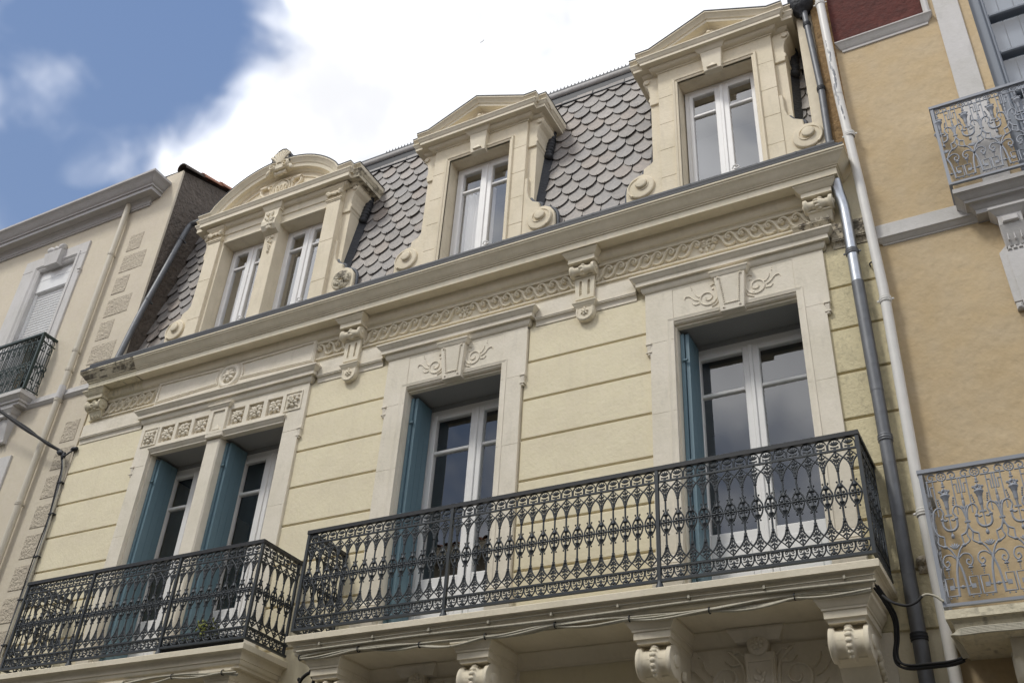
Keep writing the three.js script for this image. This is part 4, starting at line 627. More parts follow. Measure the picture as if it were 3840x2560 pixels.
function railing(x0, x1, posts, counts) {
  const P = sub(house, 'balcony_railing'), z = 0.595, I = mat.iron;
  const set = (x, zz, turn) => { for (const [n, g] of [['baluster', gBal], ['palmette', gPal], ['heart_ornament', gHeart]]) { const o = mk(n, g, I, P); o.position.set(x, 0, zz); o.rotation.y = turn; } };
  const xs = [x0, ...posts, x1];
  counts.forEach((n, i) => { const a = xs[i] + 0.014, b = xs[i + 1] - 0.014, w = (b - a) / n; for (let k = 0; k < n; k++) set(a + (k + 0.5) * w, z, 0); });
  for (const x of [x0, x1]) for (let k = 0; k < 5; k++) set(x, 0.045 + (k + 0.5) * 0.107, Math.PI / 2);
  const bars = [['hand_rail', 5.414, 5.45, 0.019, mat.ironRail], ['rail', 5.309, 5.323, 0.009, I], ['rail', 4.591, 4.607, 0.009, I], ['rail', 4.484, 4.506, 0.014, I]];
  for (const [n, a, b, h, m] of bars) {
    mk(n, [box(x0 - h, x1 + h, a, b, z - h, z + h)], m, P);
    for (const x of [x0, x1]) mk(n, [box(x - h, x + h, a + 0.0006, b - 0.0006, 0.0, z - h)], m, P);
  }
  for (const x of [x0, x1]) mk('post', [box(x - 0.0135, x + 0.0135, 4.507, 5.413, z - 0.0135, z + 0.0135)], I, P), mk('post', [box(x - 0.012, x + 0.012, 4.507, 5.413, 0.02, 0.044)], I, P);
  for (const x of posts) mk('post', [box(x - 0.0135, x + 0.0135, 4.431, 5.413, z - 0.012, z + 0.0165), lathe([[0.034, 4.431], [0.032, 4.45], [0.02, 4.48], [0.016, 4.5]], 12, x, 0, z)], I, P);
}
railing(-6.04, -1.0, [-4.465, -2.567], [15, 18, 15]);
railing(-9.895, -6.6, [-8.872, -7.651], [10, 12, 10]);
{ // carved keystones over the windows below the long balcony
  for (const x of [-2.0, -5.0]) {
    const s = sub(house, 'window_surround');
    mk('lintel', [box(x - 0.95, x + 0.95, 3.0, 4.124, -0.02, 0.028)], mat.stonePale, s);
    mk('keystone', [taper(x - 0.09, x + 0.09, 3.3, 4.06, x - 0.115, x + 0.115, -0.02, 0.05, 0.085), cylZ(x, 4.115, 0, 0.11, 0.082, 28, 0.01), mould([[0.05, 4.232], [0.05, 4.215], ...cyma(0.045, 4.21, 0.005, 4.15), [0, 4.14]], x - 0.165, x + 0.165, 0.1, { zb: 0 }), sweep([[x - 0.07, 3.35], [x - 0.085, 3.99], [x + 0.085, 3.99], [x + 0.07, 3.35]], [[0, 0.06], [0, 0.092], [0.014, 0.092], [0.018, 0.06]])], mat.stonePale, s);
    mk('rosette', [rosette(x, 4.115, 0.115, 0.05, 8)], mat.stonePale, s);
    const lf = []; for (let k = 0; k < 22; k++) { const v = k / 22; lf.push(blob(x + (k % 2 ? 1 : -1) * rr(0.01, 0.045), 3.92 - v * 0.5, 0.082 - 0.02 * v, 0.016, 0.028, 0.016, (k % 2 ? -1 : 1) * 0.6)); } mk('leaf_carving', lf, mat.stonePale, s);
    const ac = []; for (const d of [-1, 1]) acanthus(ac, x - d * 0.08, 3.90, d, 0.027, 1.45, 2.4);
    for (const d of [-1, 1]) { ac.push(ribbon(cat([[x + d * 0.125, 3.86], [x + d * 0.14, 3.98], [x + d * 0.2, 4.06], [x + d * 0.24, 4.09]], 14), (t) => 0.03 - 0.016 * t, 0.026, 0.027), ribbon(cat([[x + d * 0.15, 4.0], [x + d * 0.22, 3.99], [x + d * 0.27, 4.03]], 10), (t) => 0.022 - 0.012 * t, 0.022, 0.027), ribbon(cat([[x + d * 0.19, 4.05], [x + d * 0.21, 4.1], [x + d * 0.26, 4.11]], 10), 0.012, 0.01, 0.027)); }
    mk('acanthus_relief', ac, mat.stonePale, s);
  }
}
rebase(house, -5.7, 0, 0);
// ---------------------------------------------------------------- beige house on the left
const left = thing('beige_house', 'beige rendered house on the left with roller shutter and grey cornice', 'building');
{
  const X1 = -10.76, XW = -10.405, op = [-13.17, -12.26], y0 = 8.72, y1 = 11.32;
  mk('wall', [box(-17, op[0], 0, 12.1, -0.4, 0), box(op[1], X1, 0, 12.1, -0.4, 0), box(op[0], op[1], y1, 12.1, -0.4, 0), box(op[0], op[1], 0, y0, -0.4, 0), box(X1, XW, 8.58, 12.42, -0.03, 0.002), box(-17, X1, 0, 11.9, -6.4, -6.2)], mat.beige, left);
  const gb = new GB(), P = [[8.0, 0.0], [12.42, 0.0], [12.75, -0.95], [13.6, -3.4], [12.4, -6.4], [8.0, -6.4]];
  const gs = new THREE.Shape(P.map(([y, z]) => new THREE.Vector2(-z, y))); mk('gable_wall', [new THREE.ExtrudeGeometry(gs, { depth: 0.33, bevelEnabled: false }).rotateY(Math.PI / 2).translate(XW - 0.331, 0, -0.031)], mat.gable, left);
  const corn = [[0.36, 12.23], [0.36, 12.19], [0.345, 12.18], ...cyma(0.34, 12.175, 0.24, 12.08), [0.235, 12.075], [0.235, 12.055], [0.21, 12.05], [0.21, 11.99], [0.1, 11.985], ...cavetto(0.1, 11.975, 0.04, 11.92), [0.04, 11.905], [0.028, 11.9], [0.028, 11.875], [0, 11.87]];
  mk('cornice', [mould(corn, -17, -10.95, 0, { L: false, zb: -0.05 })], mat.corniceGrey, left);
  // roof: canal tiles along the verge and the slope behind
  const rf = sub(left, 'tiled_roof');
  mk('roof_deck', [(() => { const b = new GB(); b.q([-17, 12.24, 0.25], [XW, 12.44, 0.0], [XW, 13.65, -3.4], [-17, 13.65, -3.4]); b.q([-17, 13.65, -3.4], [XW, 13.65, -3.4], [XW, 12.4, -6.4], [-17, 12.4, -6.4]); return b.g(); })()], mat.tileDark, rf);
  const tileG = (() => { const b = new GB(), n = 8; for (let i = 0; i < n; i++) { const a = Math.PI * i / n, c = Math.PI * (i + 1) / n; for (const [r, q] of [[0.085, 0.105], [0.07, 0.09]]) b.q([Math.cos(a) * q, Math.sin(a) * q, 0], [Math.cos(c) * q, Math.sin(c) * q, 0], [Math.cos(c) * r, Math.sin(c) * r, -0.46], [Math.cos(a) * r, Math.sin(a) * r, -0.46]); b.q([Math.cos(a) * 0.105, Math.sin(a) * 0.105, 0], [Math.cos(c) * 0.105, Math.sin(c) * 0.105, 0], [Math.cos(c) * 0.09, Math.sin(c) * 0.09, 0], [Math.cos(a) * 0.09, Math.sin(a) * 0.09, 0]); } return join([b.g()], 0.6); })();
  const sl = Math.atan2(1.2, 3.4);
  for (let k = 0; k < 9; k++) { const d = 0.02 - k * 0.38; const o = mk('verge_tile', tileG, k ? mat.tile : mat.tileDark, rf); o.position.set(XW - 0.02, 12.44 - d * Math.tan(sl), d); o.rotation.x = sl - 0.02; }
  mk('eaves_mortar', Array.from({ length: 60 }, (_, k) => blob(-10.75 - k * 0.1, 12.225 + rr(0, 0.012), 0.3 + rr(-0.03, 0.03), rr(0.05, 0.1), 0.018, 0.03)), mat.corniceGrey, rf);
  // window with the roller shutter
  const g = mat.greyStone, w = sub(left, 'window_surround');
  mk('casing', [pbox(-13.5, -13.17, 8.7, 11.32, -0.02, 0.03, 0.005), pbox(-12.26, -12.055, 8.7, 11.32, -0.02, 0.03, 0.005), pbox(-13.5, -12.055, 11.321, 11.56, -0.02, 0.031, 0.005)], g, w);
  mk('moulding', [sweep([[-13.16, 8.75], [-13.16, 11.32], [-12.27, 11.32], [-12.27, 8.75]], [[-0.05, -0.2], [-0.05, 0.0], [-0.02, 0.02], [0, 0.022], [0.03, 0.045], [0.07, 0.045], [0.075, 0.02]])], g, w);
  mk('keystone', [taper(-12.9, -12.62, 11.25, 11.5, -12.96, -12.56, 0, 0.1, 0.13), cylX(-12.93, -12.59, 11.58, 0.07, [[0, 0], [0.055, 0], [0.06, 0.2], [0.035, 0.32], [0.035, 0.4], [0.055, 0.5], [0.035, 0.6], [0.035, 0.68], [0.06, 0.8], [0.055, 1], [0, 1]], 16), pbox(-12.93, -12.59, 11.5, 11.53, 0, 0.1, 0.006)], g, w);
  mk('guttae', [pbox(-12.1, -12.04, 10.978, 11.0, 0, 0.05, 0.004), taper(-12.08, -12.055, 10.92, 10.981, -12.09, -12.05, 0, 0.04)], g, w);
  const sh = sub(left, 'roller_shutter');
  mk('shutter_box', [pbox(-13.12, -12.27, 10.87, 11.30, -0.35, -0.05, 0.012), pbox(-13.12, -12.27, 11.1, 11.115, -0.3, -0.046, 0.004)], mat.pvc, sh);
  mk('guide_rail', [box(-13.12, -13.07, 8.75, 10.869, -0.25, -0.07), box(-12.32, -12.27, 8.75, 10.869, -0.25, -0.07)], mat.pvc, sh);
  const slat = join([(() => { const b = new GB(), n = 4; for (let i = 0; i < n; i++) { const f = (t) => [0.05 * t, 0.012 * Math.sin(Math.PI * t)]; const [ya, za] = f(i / n), [yb, zb] = f((i + 1) / n); b.q([0, ya, za], [0.75, ya, za], [0.75, yb, zb], [0, yb, zb]); } return b.g(); })()], 0.8);
  for (let y = 10.0; y < 10.86; y += 0.053) { const o = mk('slat', slat, mat.pvc, sh); o.position.set(-13.07, y, -0.11); }
  mk('room', [box(-13.4, -12.1, 8.7, 11.4, -1.5, -1.4), box(-13.4, -13.3, 8.7, 11.4, -1.4, -0.41), box(-12.2, -12.1, 8.7, 11.4, -1.4, -0.41)], mat.room, left);
  // string course and quoins
  mk('string_course', [pbox(-17, X1 - 0.12, 8.545, 8.625, -0.01, 0.035, 0.004), mould([[0.05, 8.544], [0.05, 8.53], ...cyma(0.046, 8.526, 0.01, 8.49), [0, 8.485]], -17, X1 - 0.12, 0, { L: false })], g, left);
  for (let k = 0; k < 19; k++) { const yt = 11.335 - k * 0.408, wide = k % 2; if (yt < 8.75 && yt > 8.3) continue; const low = yt < 8.5; mk('quoin', [pbox(-11.125, wide ? (low ? -10.80 : -10.655) : -10.85, yt - 0.315, yt, -0.02, 0.007, 0.004)], mat.quoin, left); }
  mk('lower_casing', [pbox(-13.5, -12.02, 7.2, 7.75, -0.02, 0.03, 0.005), pbox(-12.2, -12.06, 4, 7.2, -0.02, 0.03, 0.005), pbox(-12.06, -12.0, 7.08, 7.14, 0, 0.05, 0.01)], g, left);
  // small balcony
  const b = sub(left, 'balcony');
  mk('slab', [mould([[0.26, 8.68], [0.26, 8.62], ...cyma(0.255, 8.615, 0.2, 8.57), [0.195, 8.54], [0.17, 8.535], [0.17, 8.5]], -14.4, -12.25, 0, { L: false, zb: -0.01 })], g, b);
  mk('bracket', [mould([[0.05, 8.5], [0.05, 8.47], ...cyma(0.045, 8.465, 0.01, 8.42), [0, 8.41]], -12.48, -12.24, 0.12, { zb: 0 }), taper(-12.44, -12.28, 7.98, 8.41, -12.47, -12.25, 0, 0.06, 0.13), cylX(-12.47, -12.25, 8.36, 0.13, [[0, 0], [0.035, 0], [0.04, 0.3], [0.02, 0.5], [0.04, 0.7], [0.035, 1], [0, 1]], 12), ...[0, 1, 2].map((k) => sblob(-12.43 + k * 0.07, 7.985, 0.06, 0.025, 0.03, 0.025))], g, b);
  const rl = sub(left, 'balcony_railing'), G = mat.ironGreen, xa = -14.4, xb = -11.985, z = 0.235;
  const pan = (() => {
    const q = []; for (const s of [-1, 1]) { q.push(rod([[s * 0.035, 8.72, 0], [s * 0.035, 9.5, 0]], 0.006, 4), rod(cat([[0, 9.02, 0], [s * 0.03, 9.06, 0], [s * 0.05, 9.12, 0], [s * 0.03, 9.16, 0], [s * 0.012, 9.13, 0]], 10), 0.006, 4), rod(cat([[0, 9.1, 0], [s * 0.035, 9.05, 0], [s * 0.05, 9.0, 0], [s * 0.02, 8.98, 0]], 8), 0.006, 4), rod(cat([[s * 0.035, 9.4, 0], [s * 0.01, 9.47, 0], [0, 9.49, 0]], 6), 0.006, 4), rod(cat([[s * 0.05, 8.73, 0], [s * 0.03, 8.8, 0], [0, 8.83, 0]], 6), 0.006, 4), blob(s * 0.02, 9.36, 0, 0.018, 0.01, 0.01, s * 0.6), blob(s * 0.02, 8.87, 0, 0.018, 0.01, 0.01, -s * 0.6)); }
    q.push(rod([...arcPts(0, 9.545, 0.04, 0, 6.2832, 10)].map((p) => [...p, 0]), 0.007, 4), rod([[0, 8.84, 0], [0, 9.4, 0]], 0.005, 4), blob(0, 9.4, 0, 0.012, 0.03, 0.01), blob(0, 8.9, 0, 0.012, 0.03, 0.01), blob(0, 9.08, 0, 0.025, 0.025, 0.015));
    return join(q, ironTile);
  })();
  for (let x = xb - 0.07; x > xa; x -= 0.118) { const o = mk('baluster', pan, G, rl); o.position.set(x, 0, z); }
  for (const zz of [0.06, 0.17]) { const o = mk('baluster', pan, G, rl); o.position.set(xb, 0, zz); o.rotation.y = Math.PI / 2; }
  for (const [n, ya, yb, h] of [['hand_rail', 9.6, 9.635, 0.018], ['rail', 9.49, 9.503, 0.008], ['rail', 8.7, 8.715, 0.008]]) { mk(n, [box(xa, xb + h, ya, yb, z - h, z + h)], G, rl); mk(n, [box(xb - h, xb + h, ya + 0.0005, yb - 0.0005, -0.005, z - h)], G, rl); }
  mk('post', [box(xb - 0.016, xb + 0.016, 8.69, 9.6, z - 0.016, z + 0.016)], G, rl);
  rebase(left, -13.8, 0, 0);
}
// ---------------------------------------------------------------- ochre house on the right
const right = thing('ochre_house', 'ochre rendered house on the right with red panel and pale grey ironwork', 'building');
{
  const O = mat.ochre, g = mat.greyStone, XL = -0.695;
  mk('wall', [box(XL, 0.29, 0, 13, -0.4, 0), box(0.29, 0.6, 0, 13, -0.4, -0.002), box(0.6, 1.3, 0, 7.7, -0.4, 0.0), box(0.6, 1.3, 10.9, 13, -0.4, 0), box(1.3, 5, 0, 13, -0.4, 0), box(0.6, 1.3, 7.7, 10.9, -0.4, -0.3), box(XL, 5, 0, 13, -6.2, -6)], O, right);
  mk('edge_strip', [box(-0.883, XL - 0.001, 8.62, 11.4, -0.5, -0.06)], mat.brownPlaster, right);
  mk('red_panel', [pbox(XL, 0.185, 10.262, 13, -0.02, 0.006, 0.003)], mat.red, right);
  const sill = [[0.07, 10.25], [0.07, 10.236], ...cyma(0.066, 10.232, 0.016, 10.155), [0.014, 10.13], [0, 10.125]];
  mk('panel_moulding', [mould(sill, -0.62, 0.19, 0, { zb: 0 }), pbox(0.187, 0.25, 10.25, 13, -0.01, 0.055, 0.02)], g, right);
  mk('pilaster', [pbox(0.29, 0.512, 7.8, 13, -0.35, 0.028, 0.005)], g, right);
  const w = sub(right, 'shuttered_window'), F = mat.greyPaint;
  mk('frame', [pbox(0.513, 0.70, 7.8, 11, -0.2, -0.07, 0.012), pbox(0.70, 0.735, 7.8, 11, -0.2, -0.085, 0.012), pbox(1.25, 1.4, 7.8, 11, -0.2, -0.07, 0.012)], F, w);
  for (const y of [8.42, 8.985, 9.53, 10.07, 10.6]) mk('glazing_bar', [pbox(0.735, 1.25, y, y + 0.045, -0.2, -0.1, 0.012)], F, w);
  for (const [a, b] of [[8.465, 8.985], [9.03, 9.53], [9.575, 10.07], [10.115, 10.6]]) { const p = mk('pane', new THREE.PlaneGeometry(0.53, b - a + 0.006), glass, w); p.position.set(0.99, (a + b) / 2, -0.16); p.rotation.y = rr(-0.006, 0.006); }
  for (let k = 0; k < 4; k++) mk('shutter_board', [pbox(0.72 + k * 0.135, 0.72 + k * 0.135 + 0.131, 7.82, 10.95, -0.26, -0.225, 0.004)], mat.bluePaint, w);
  mk('string_course', [pbox(-0.645, 0.45, 7.615, 7.768, -0.01, 0.03, 0.004), mould([[0.06, 7.614], [0.06, 7.6], ...cyma(0.056, 7.596, 0.012, 7.555), [0.01, 7.545], [0, 7.54]], -0.60, 0.45, 0, { R: false, zb: 0 })], g, right);
  mk('lower_casing', [ext([[0.262, 7.15], [0.275, 6.65], [0.34, 6.65], [0.36, 4.04], [1.54, 4.04], [1.56, 6.65], [1.63, 6.65], [1.64, 7.15], [1.35, 7.45], [0.55, 7.45]], -0.01, 0.03), ext([[0.315, 7.12], [0.33, 6.75], [0.42, 4.04], [1.48, 4.04], [1.57, 6.75], [1.585, 7.12], [1.32, 7.4], [0.58, 7.4]], 0.02, 0.042), pbox(0.28, 0.33, 6.57, 6.63, 0, 0.05, 0.015)], g, right);
  const lw = sub(right, 'shuttered_window');
  mk('frame', [pbox(0.56, 0.62, 4.04, 6.95, 0.03, 0.075, 0.01), pbox(1.28, 1.34, 4.04, 6.95, 0.03, 0.075, 0.01), pbox(0.62, 1.28, 6.89, 6.95, 0.03, 0.074, 0.01)], F, lw);
  for (let k = 0; k < 5; k++) mk('shutter_board', [pbox(0.621 + k * 0.1318, 0.621 + k * 0.1318 + 0.129, 4.04, 6.889, 0.03, 0.06, 0.004)], mat.bluePaint, lw);
  const ub = sub(right, 'balcony');
  mk('slab', [mould([[0.265, 7.745], [0.265, 7.70], [0.255, 7.695], ...cyma(0.25, 7.69, 0.2, 7.64), [0.195, 7.62], [0.17, 7.615], ...cyma(0.165, 7.61, 0.13, 7.57), [0.13, 7.53]], 0.30, 4, 0, { R: false, zb: 0 })], mat.corniceGrey, ub);
  mk('corbel', [mould([[0.05, 7.53], [0.05, 7.51], ...cyma(0.046, 7.505, 0.0, 7.46), [0, 7.45]], 0.31, 0.50, 0.12, { zb: 0 }), taper(0.315, 0.50, 7.36, 7.45, 0.315, 0.50, 0, 0.115, 0.125), taper(0.325, 0.49, 7.18, 7.36, 0.315, 0.50, 0, 0.05, 0.115), pbox(0.345, 0.47, 7.375, 7.435, 0.1, 0.142, 0.008), ...[0, 1, 2].map((k) => pbox(0.352 + k * 0.05, 0.362 + k * 0.05, 7.22, 7.31, 0.03, 0.09, 0.004)), ...[0, 1, 2, 3].map((k) => taper(0.33 + k * 0.042, 0.36 + k * 0.042, 7.15, 7.185, 0.34 + k * 0.042, 0.35 + k * 0.042, 0, 0.055))], g, ub);
  const lb = sub(right, 'balcony');
  mk('slab', [mould([[0.6, 4.035], [0.6, 3.978], [0.575, 3.975], [0.562, 3.955], [0.555, 3.895], [0.54, 3.885]], -0.03, 4, 0, { R: false, zb: -0.01 })], mat.stoneStain, lb);
  mk('corbel', [cylX(-0.30, -0.02, 3.70, 0.3, [[0, 0], [0.12, 0], [0.12, 0.15], [0.09, 0.25], [0.11, 0.5], [0.09, 0.75], [0.12, 0.85], [0.12, 1], [0, 1]], 20), box(-0.29, -0.03, 3.7, 3.884, 0, 0.4)], mat.stone, lb);
  // ironwork panel: flower urn, swan necks, fountain leaf and Greek key, one bay per urn
  const H = 0.93;
  const bay = (p, sides = [-1, 1]) => {
    const q = [], r = 0.0058, R2 = (pts, rad = r) => q.push(rod(pts.map((a) => [a[0], a[1], a[2] || 0]), rad * 1.3, 4)), h = p / 2;
    R2([...arcPts(0, 0.868, 0.03, 0, 6.2832, 12)], 0.005); for (let k = 0; k < 6; k++) { const a = k * 1.047; q.push(blob(0.014 * Math.cos(a), 0.868 + 0.014 * Math.sin(a), 0, 0.009, 0.006, 0.006, a, 0)); }
    if (sides.length > 1) R2([[-h, 0.842], [-0.03, 0.842]], 0.0048); R2([[0.03, 0.842], [h, 0.842]], 0.0048);
    for (const s of sides) {
      R2(spiral(s * 0.068, 0.866, 0.03, 0.006, s > 0 ? 2.6 : Math.PI - 2.6, s > 0 ? -4.4 : Math.PI + 4.4, 16), 0.0048);
      R2([[s * 0.062, 0.842], [s * 0.062, 0.585]], 0.0045);
      R2([[s * 0.062, 0.80], [s * 0.085, 0.80], [s * 0.085, 0.735], [s * 0.1, 0.735], [s * 0.1, 0.84]], 0.005);
      // swan neck
      R2(cat([[s * 0.012, 0.555], [s * 0.03, 0.55], [s * 0.042, 0.575], [s * 0.03, 0.605], [s * 0.05, 0.645], [s * 0.085, 0.63], [s * (h - 0.006), 0.565], [s * (h - 0.004), 0.5], [s * 0.085, 0.455], [s * 0.055, 0.44]], 22), r);
      R2(cat([[0, 0.478], [s * 0.025, 0.485], [s * 0.043, 0.51], [s * 0.046, 0.55]], 9), 0.0075); q.push(blob(s * 0.046, 0.56, 0, 0.012, 0.012, 0.011));
      R2([[s * 0.055, 0.44], [s * 0.058, 0.375]], 0.005);
      R2(cat([[s * (h - 0.004), 0.5], [s * 0.09, 0.44], [s * 0.1, 0.4], [s * 0.06, 0.37]], 10), 0.005); q.push(blob(s * 0.058, 0.372, 0, 0.018, 0.011, 0.011, s * 0.3));
      R2(cat([[s * 0.058, 0.372], [s * 0.035, 0.355], [s * 0.012, 0.31], [-s * 0.006, 0.26]], 9), r);
      R2(cat([[-s * 0.006, 0.285], [s * 0.014, 0.22], [s * 0.024, 0.14], [s * 0.03, 0.04]], 9), 0.0075);
      R2(cat([[s * 0.01, 0.29], [s * 0.04, 0.315], [s * 0.075, 0.31], [s * 0.092, 0.27], [s * 0.075, 0.235], [s * 0.052, 0.25], [s * 0.06, 0.275], [s * 0.072, 0.268]], 18), 0.005);
      q.push(blob(s * 0.07, 0.222, 0, 0.016, 0.01, 0.01), blob(s * 0.07, 0.205, 0, 0.006, 0.006, 0.006, 0, 0), blob(s * 0.071, 0.192, 0, 0.006, 0.006, 0.006, 0, 0), blob(s * 0.072, 0.178, 0, 0.005, 0.006, 0.005, 0, 0));
      R2([[s * 0.03, 0.045], [s * 0.1, 0.045], [s * 0.1, 0.16], [s * 0.05, 0.16], [s * 0.05, 0.1], [s * 0.078, 0.1]], 0.005); q.push(box(s * 0.066 - 0.014, s * 0.066 + 0.014, 0.086, 0.114, -0.005, 0.005)); R2([[0, 0.1], [s * 0.055, 0.1]], 0.004);
      for (let k = 0; k < 4; k++) q.push(blob(s * (0.05 - k * 0.003), 0.705 - k * 0.016, 0, 0.008, 0.009, 0.008, 0, 0));
      q.push(blob(s * 0.05, 0.032, 0, 0.007, 0.007, 0.007, 0, 0), blob(s * 0.085, 0.032, 0, 0.007, 0.007, 0.007, 0, 0));
    }
    for (let k = 0; k < 11; k++) { const a = k * 2.4; q.push(blob(0.026 * Math.cos(a) * (k / 11 + 0.4), 0.745 + 0.014 * Math.sin(a) + 0.008, 0, 0.012, 0.011, 0.012, a, 0)); }
    q.push(lathe([[0.002, 0.56], [0.006, 0.57], [0.009, 0.63], [0.012, 0.632], [0.013, 0.638], [0.016, 0.69], [0.02, 0.693], [0.021, 0.705], [0.03, 0.72], [0.032, 0.73], [0, 0.735]], 8), box(-0.022, 0.022, 0.578, 0.59, -0.007, 0.007), blob(0, 0.815, 0, 0.008, 0.02, 0.008), blob(0, 0.795, 0, 0.014, 0.008, 0.008), blob(0, 0.44, 0, 0.012, 0.018, 0.012), blob(0, 0.1, 0, 0.012, 0.012, 0.01));
    R2([[0, 0.6], [0, 0.455]], 0.004); R2([[0, 0.84], [0, 0.76]], 0.004);
    for (const a of [-0.8, -0.4, 0, 0.4, 0.8]) q.push(blob(Math.sin(a) * 0.024, 0.35 + Math.cos(a) * 0.022, 0, 0.007, 0.022, 0.006, -a));
    q.push(blob(h, 0.66, 0, 0.01, 0.03, 0.009), blob(h - 0.012, 0.63, 0, 0.006, 0.018, 0.006, 0.5), blob(h + 0.012, 0.63, 0, 0.006, 0.018, 0.006, -0.5), lathe([[0.003, 0.68], [0.011, 0.69], [0.006, 0.7], [0.009, 0.706], [0.005, 0.714], [0.007, 0.72], [0, 0.745]], 6, h, 0, 0), box(h - 0.018, h + 0.018, 0.52, 0.532, -0.008, 0.008), blob(h, 0.5, 0, 0.007, 0.025, 0.007));
    R2([[h, 0.53], [h, 0.64]], 0.006);
    return join(q, ironTile);
  };
  const rail = (name, x0, x1, y0, z, p, u0, top) => {
    const rl = sub(right, 'balcony_railing'), G = mat.ironGrey, B = bay(p), H1 = u0 - x0 < p / 2 ? bay(p, [1]) : B;
    for (let x = u0; x < x1; x += p) { const o = mk('railing_panel', x === u0 ? H1 : B, G, rl); o.position.set(x, y0 + 0.02, z); o.scale.y = (top - y0 - 0.05) / 0.905; }
    const s = mk('railing_panel', B, G, rl); s.position.set(x0, y0 + 0.02, z * 0.5); s.rotation.y = Math.PI / 2; s.scale.set(z > 0.4 ? 1.1 : 0.9, (top - y0 - 0.05) / 0.905, 1);
    for (const [n, a, b, h] of [['hand_rail', top - 0.028, top, 0.02], ['rail', y0, y0 + 0.02, 0.013]]) { mk(n, [box(x0 - h, x1, a, b, z - h, z + h)], G, rl); mk(n, [box(x0 - h, x0 + h, a + 0.0006, b - 0.0006, -0.005, z - h)], G, rl); }
    mk('post', [box(x0 - 0.013, x0 + 0.013, y0 + 0.02, top - 0.028, z - 0.013, z + 0.013)], G, rl);
  };
  rail('lower', -0.618, 2.0, 4.062, 0.575, 0.2165, -0.487, 5.05);
  rail('upper', 0.035, 2.2, 7.787, 0.275, 0.2145, 0.062, 8.735);
  rebase(right, 1.5, 0, 0);
}
// ---------------------------------------------------------------- downpipes
function pipe(name, label, segs, clamps) {
  const t = thing(name, label, 'downpipe');
  for (const [pts, r, m] of segs) mk('pipe_length', [rod(pts, r, 20)], m, t);
  for (const [x, y, z, r, m, ears] of clamps) mk('clamp', [lathe([[r, -0.03], [r + 0.007, -0.026], [r + 0.007, -0.016], [r + 0.002, -0.012], [r + 0.009, -0.006], [r + 0.009, 0.006], [r + 0.002, 0.012], [r + 0.007, 0.016], [r + 0.007, 0.026], [r, 0.03]], 20, x, y, z), ...(ears ? [-1, 1].map((s) => blob(x + s * (r + 0.016), y, z, 0.012, 0.012, 0.007)) : []), box(x - 0.012, x + 0.012, y - 0.012, y + 0.012, z - r - 0.05, z - r + 0.004)], m, t);
  const p0 = segs[0][0][0]; rebase(t, p0[0], 0, p0[2]); return t;
}
pipe('downpipe', 'cream painted downpipe on the beige wall left of the quoins', [[[[-11.34, 12.02, 0.075], [-11.36, 8.66, 0.075]], 0.044, mat.pipeCream], [[[-11.362, 8.658, 0.076], [-11.37, 8.46, 0.078]], 0.05, mat.greyStone], [[[-11.372, 8.458, 0.075], [-11.46, 3, 0.075]], 0.044, mat.pipeCream]], [[-11.346, 11.0, 0.075, 0.044, mat.pipeCream], [-11.357, 9.25, 0.075, 0.044, mat.pipeCream], [-11.358, 8.93, 0.075, 0.044, mat.pipeCream], [-11.373, 8.44, 0.075, 0.044, mat.pipeCream], [-11.40, 6.9, 0.075, 0.044, mat.pipeCream]]);
pipe('roof_pipe', 'grey zinc pipe with an elbow beside the leftmost slate slope', [[cat([[-10.32, 8.62, 0.16], [-10.32, 9.6, 0.02], [-10.32, 10.6, -0.16], [-10.32, 11.42, -0.31], [-10.3, 11.54, -0.34], [-10.2, 11.56, -0.35], [-9.98, 11.56, -0.37]], 40), 0.042, mat.zincPipe]], [[-10.32, 9.9, -0.035, 0.042, mat.zincPipe], [-10.32, 11.2, -0.27, 0.042, mat.zincPipe]]);
pipe('downpipe', 'zinc downpipe with a bright new upper length at the cream house right edge', [[cat([[-0.90, 8.33, 0.14], [-0.89, 8.2, 0.1], [-0.872, 8.05, 0.085], [-0.868, 7.9, 0.082], [-0.868, 7.16, 0.082]], 16), 0.050, mat.zincShiny], [[[-0.866, 7.165, 0.082], [-0.862, 6.05, 0.082]], 0.053, mat.zincPipe], [[[-0.862, 6.06, 0.082], [-0.866, 4.4, 0.082]], 0.0505, mat.zincPipe], [[[-0.866, 4.41, 0.082], [-0.87, 2.5, 0.082]], 0.053, mat.zincPipe]], [[-0.868, 7.5, 0.082, 0.050, mat.zincPipe, 1], [-0.862, 5.62, 0.082, 0.051, mat.zincPipe], [-0.868, 4.05, 0.082, 0.053, mat.zincDark]]);
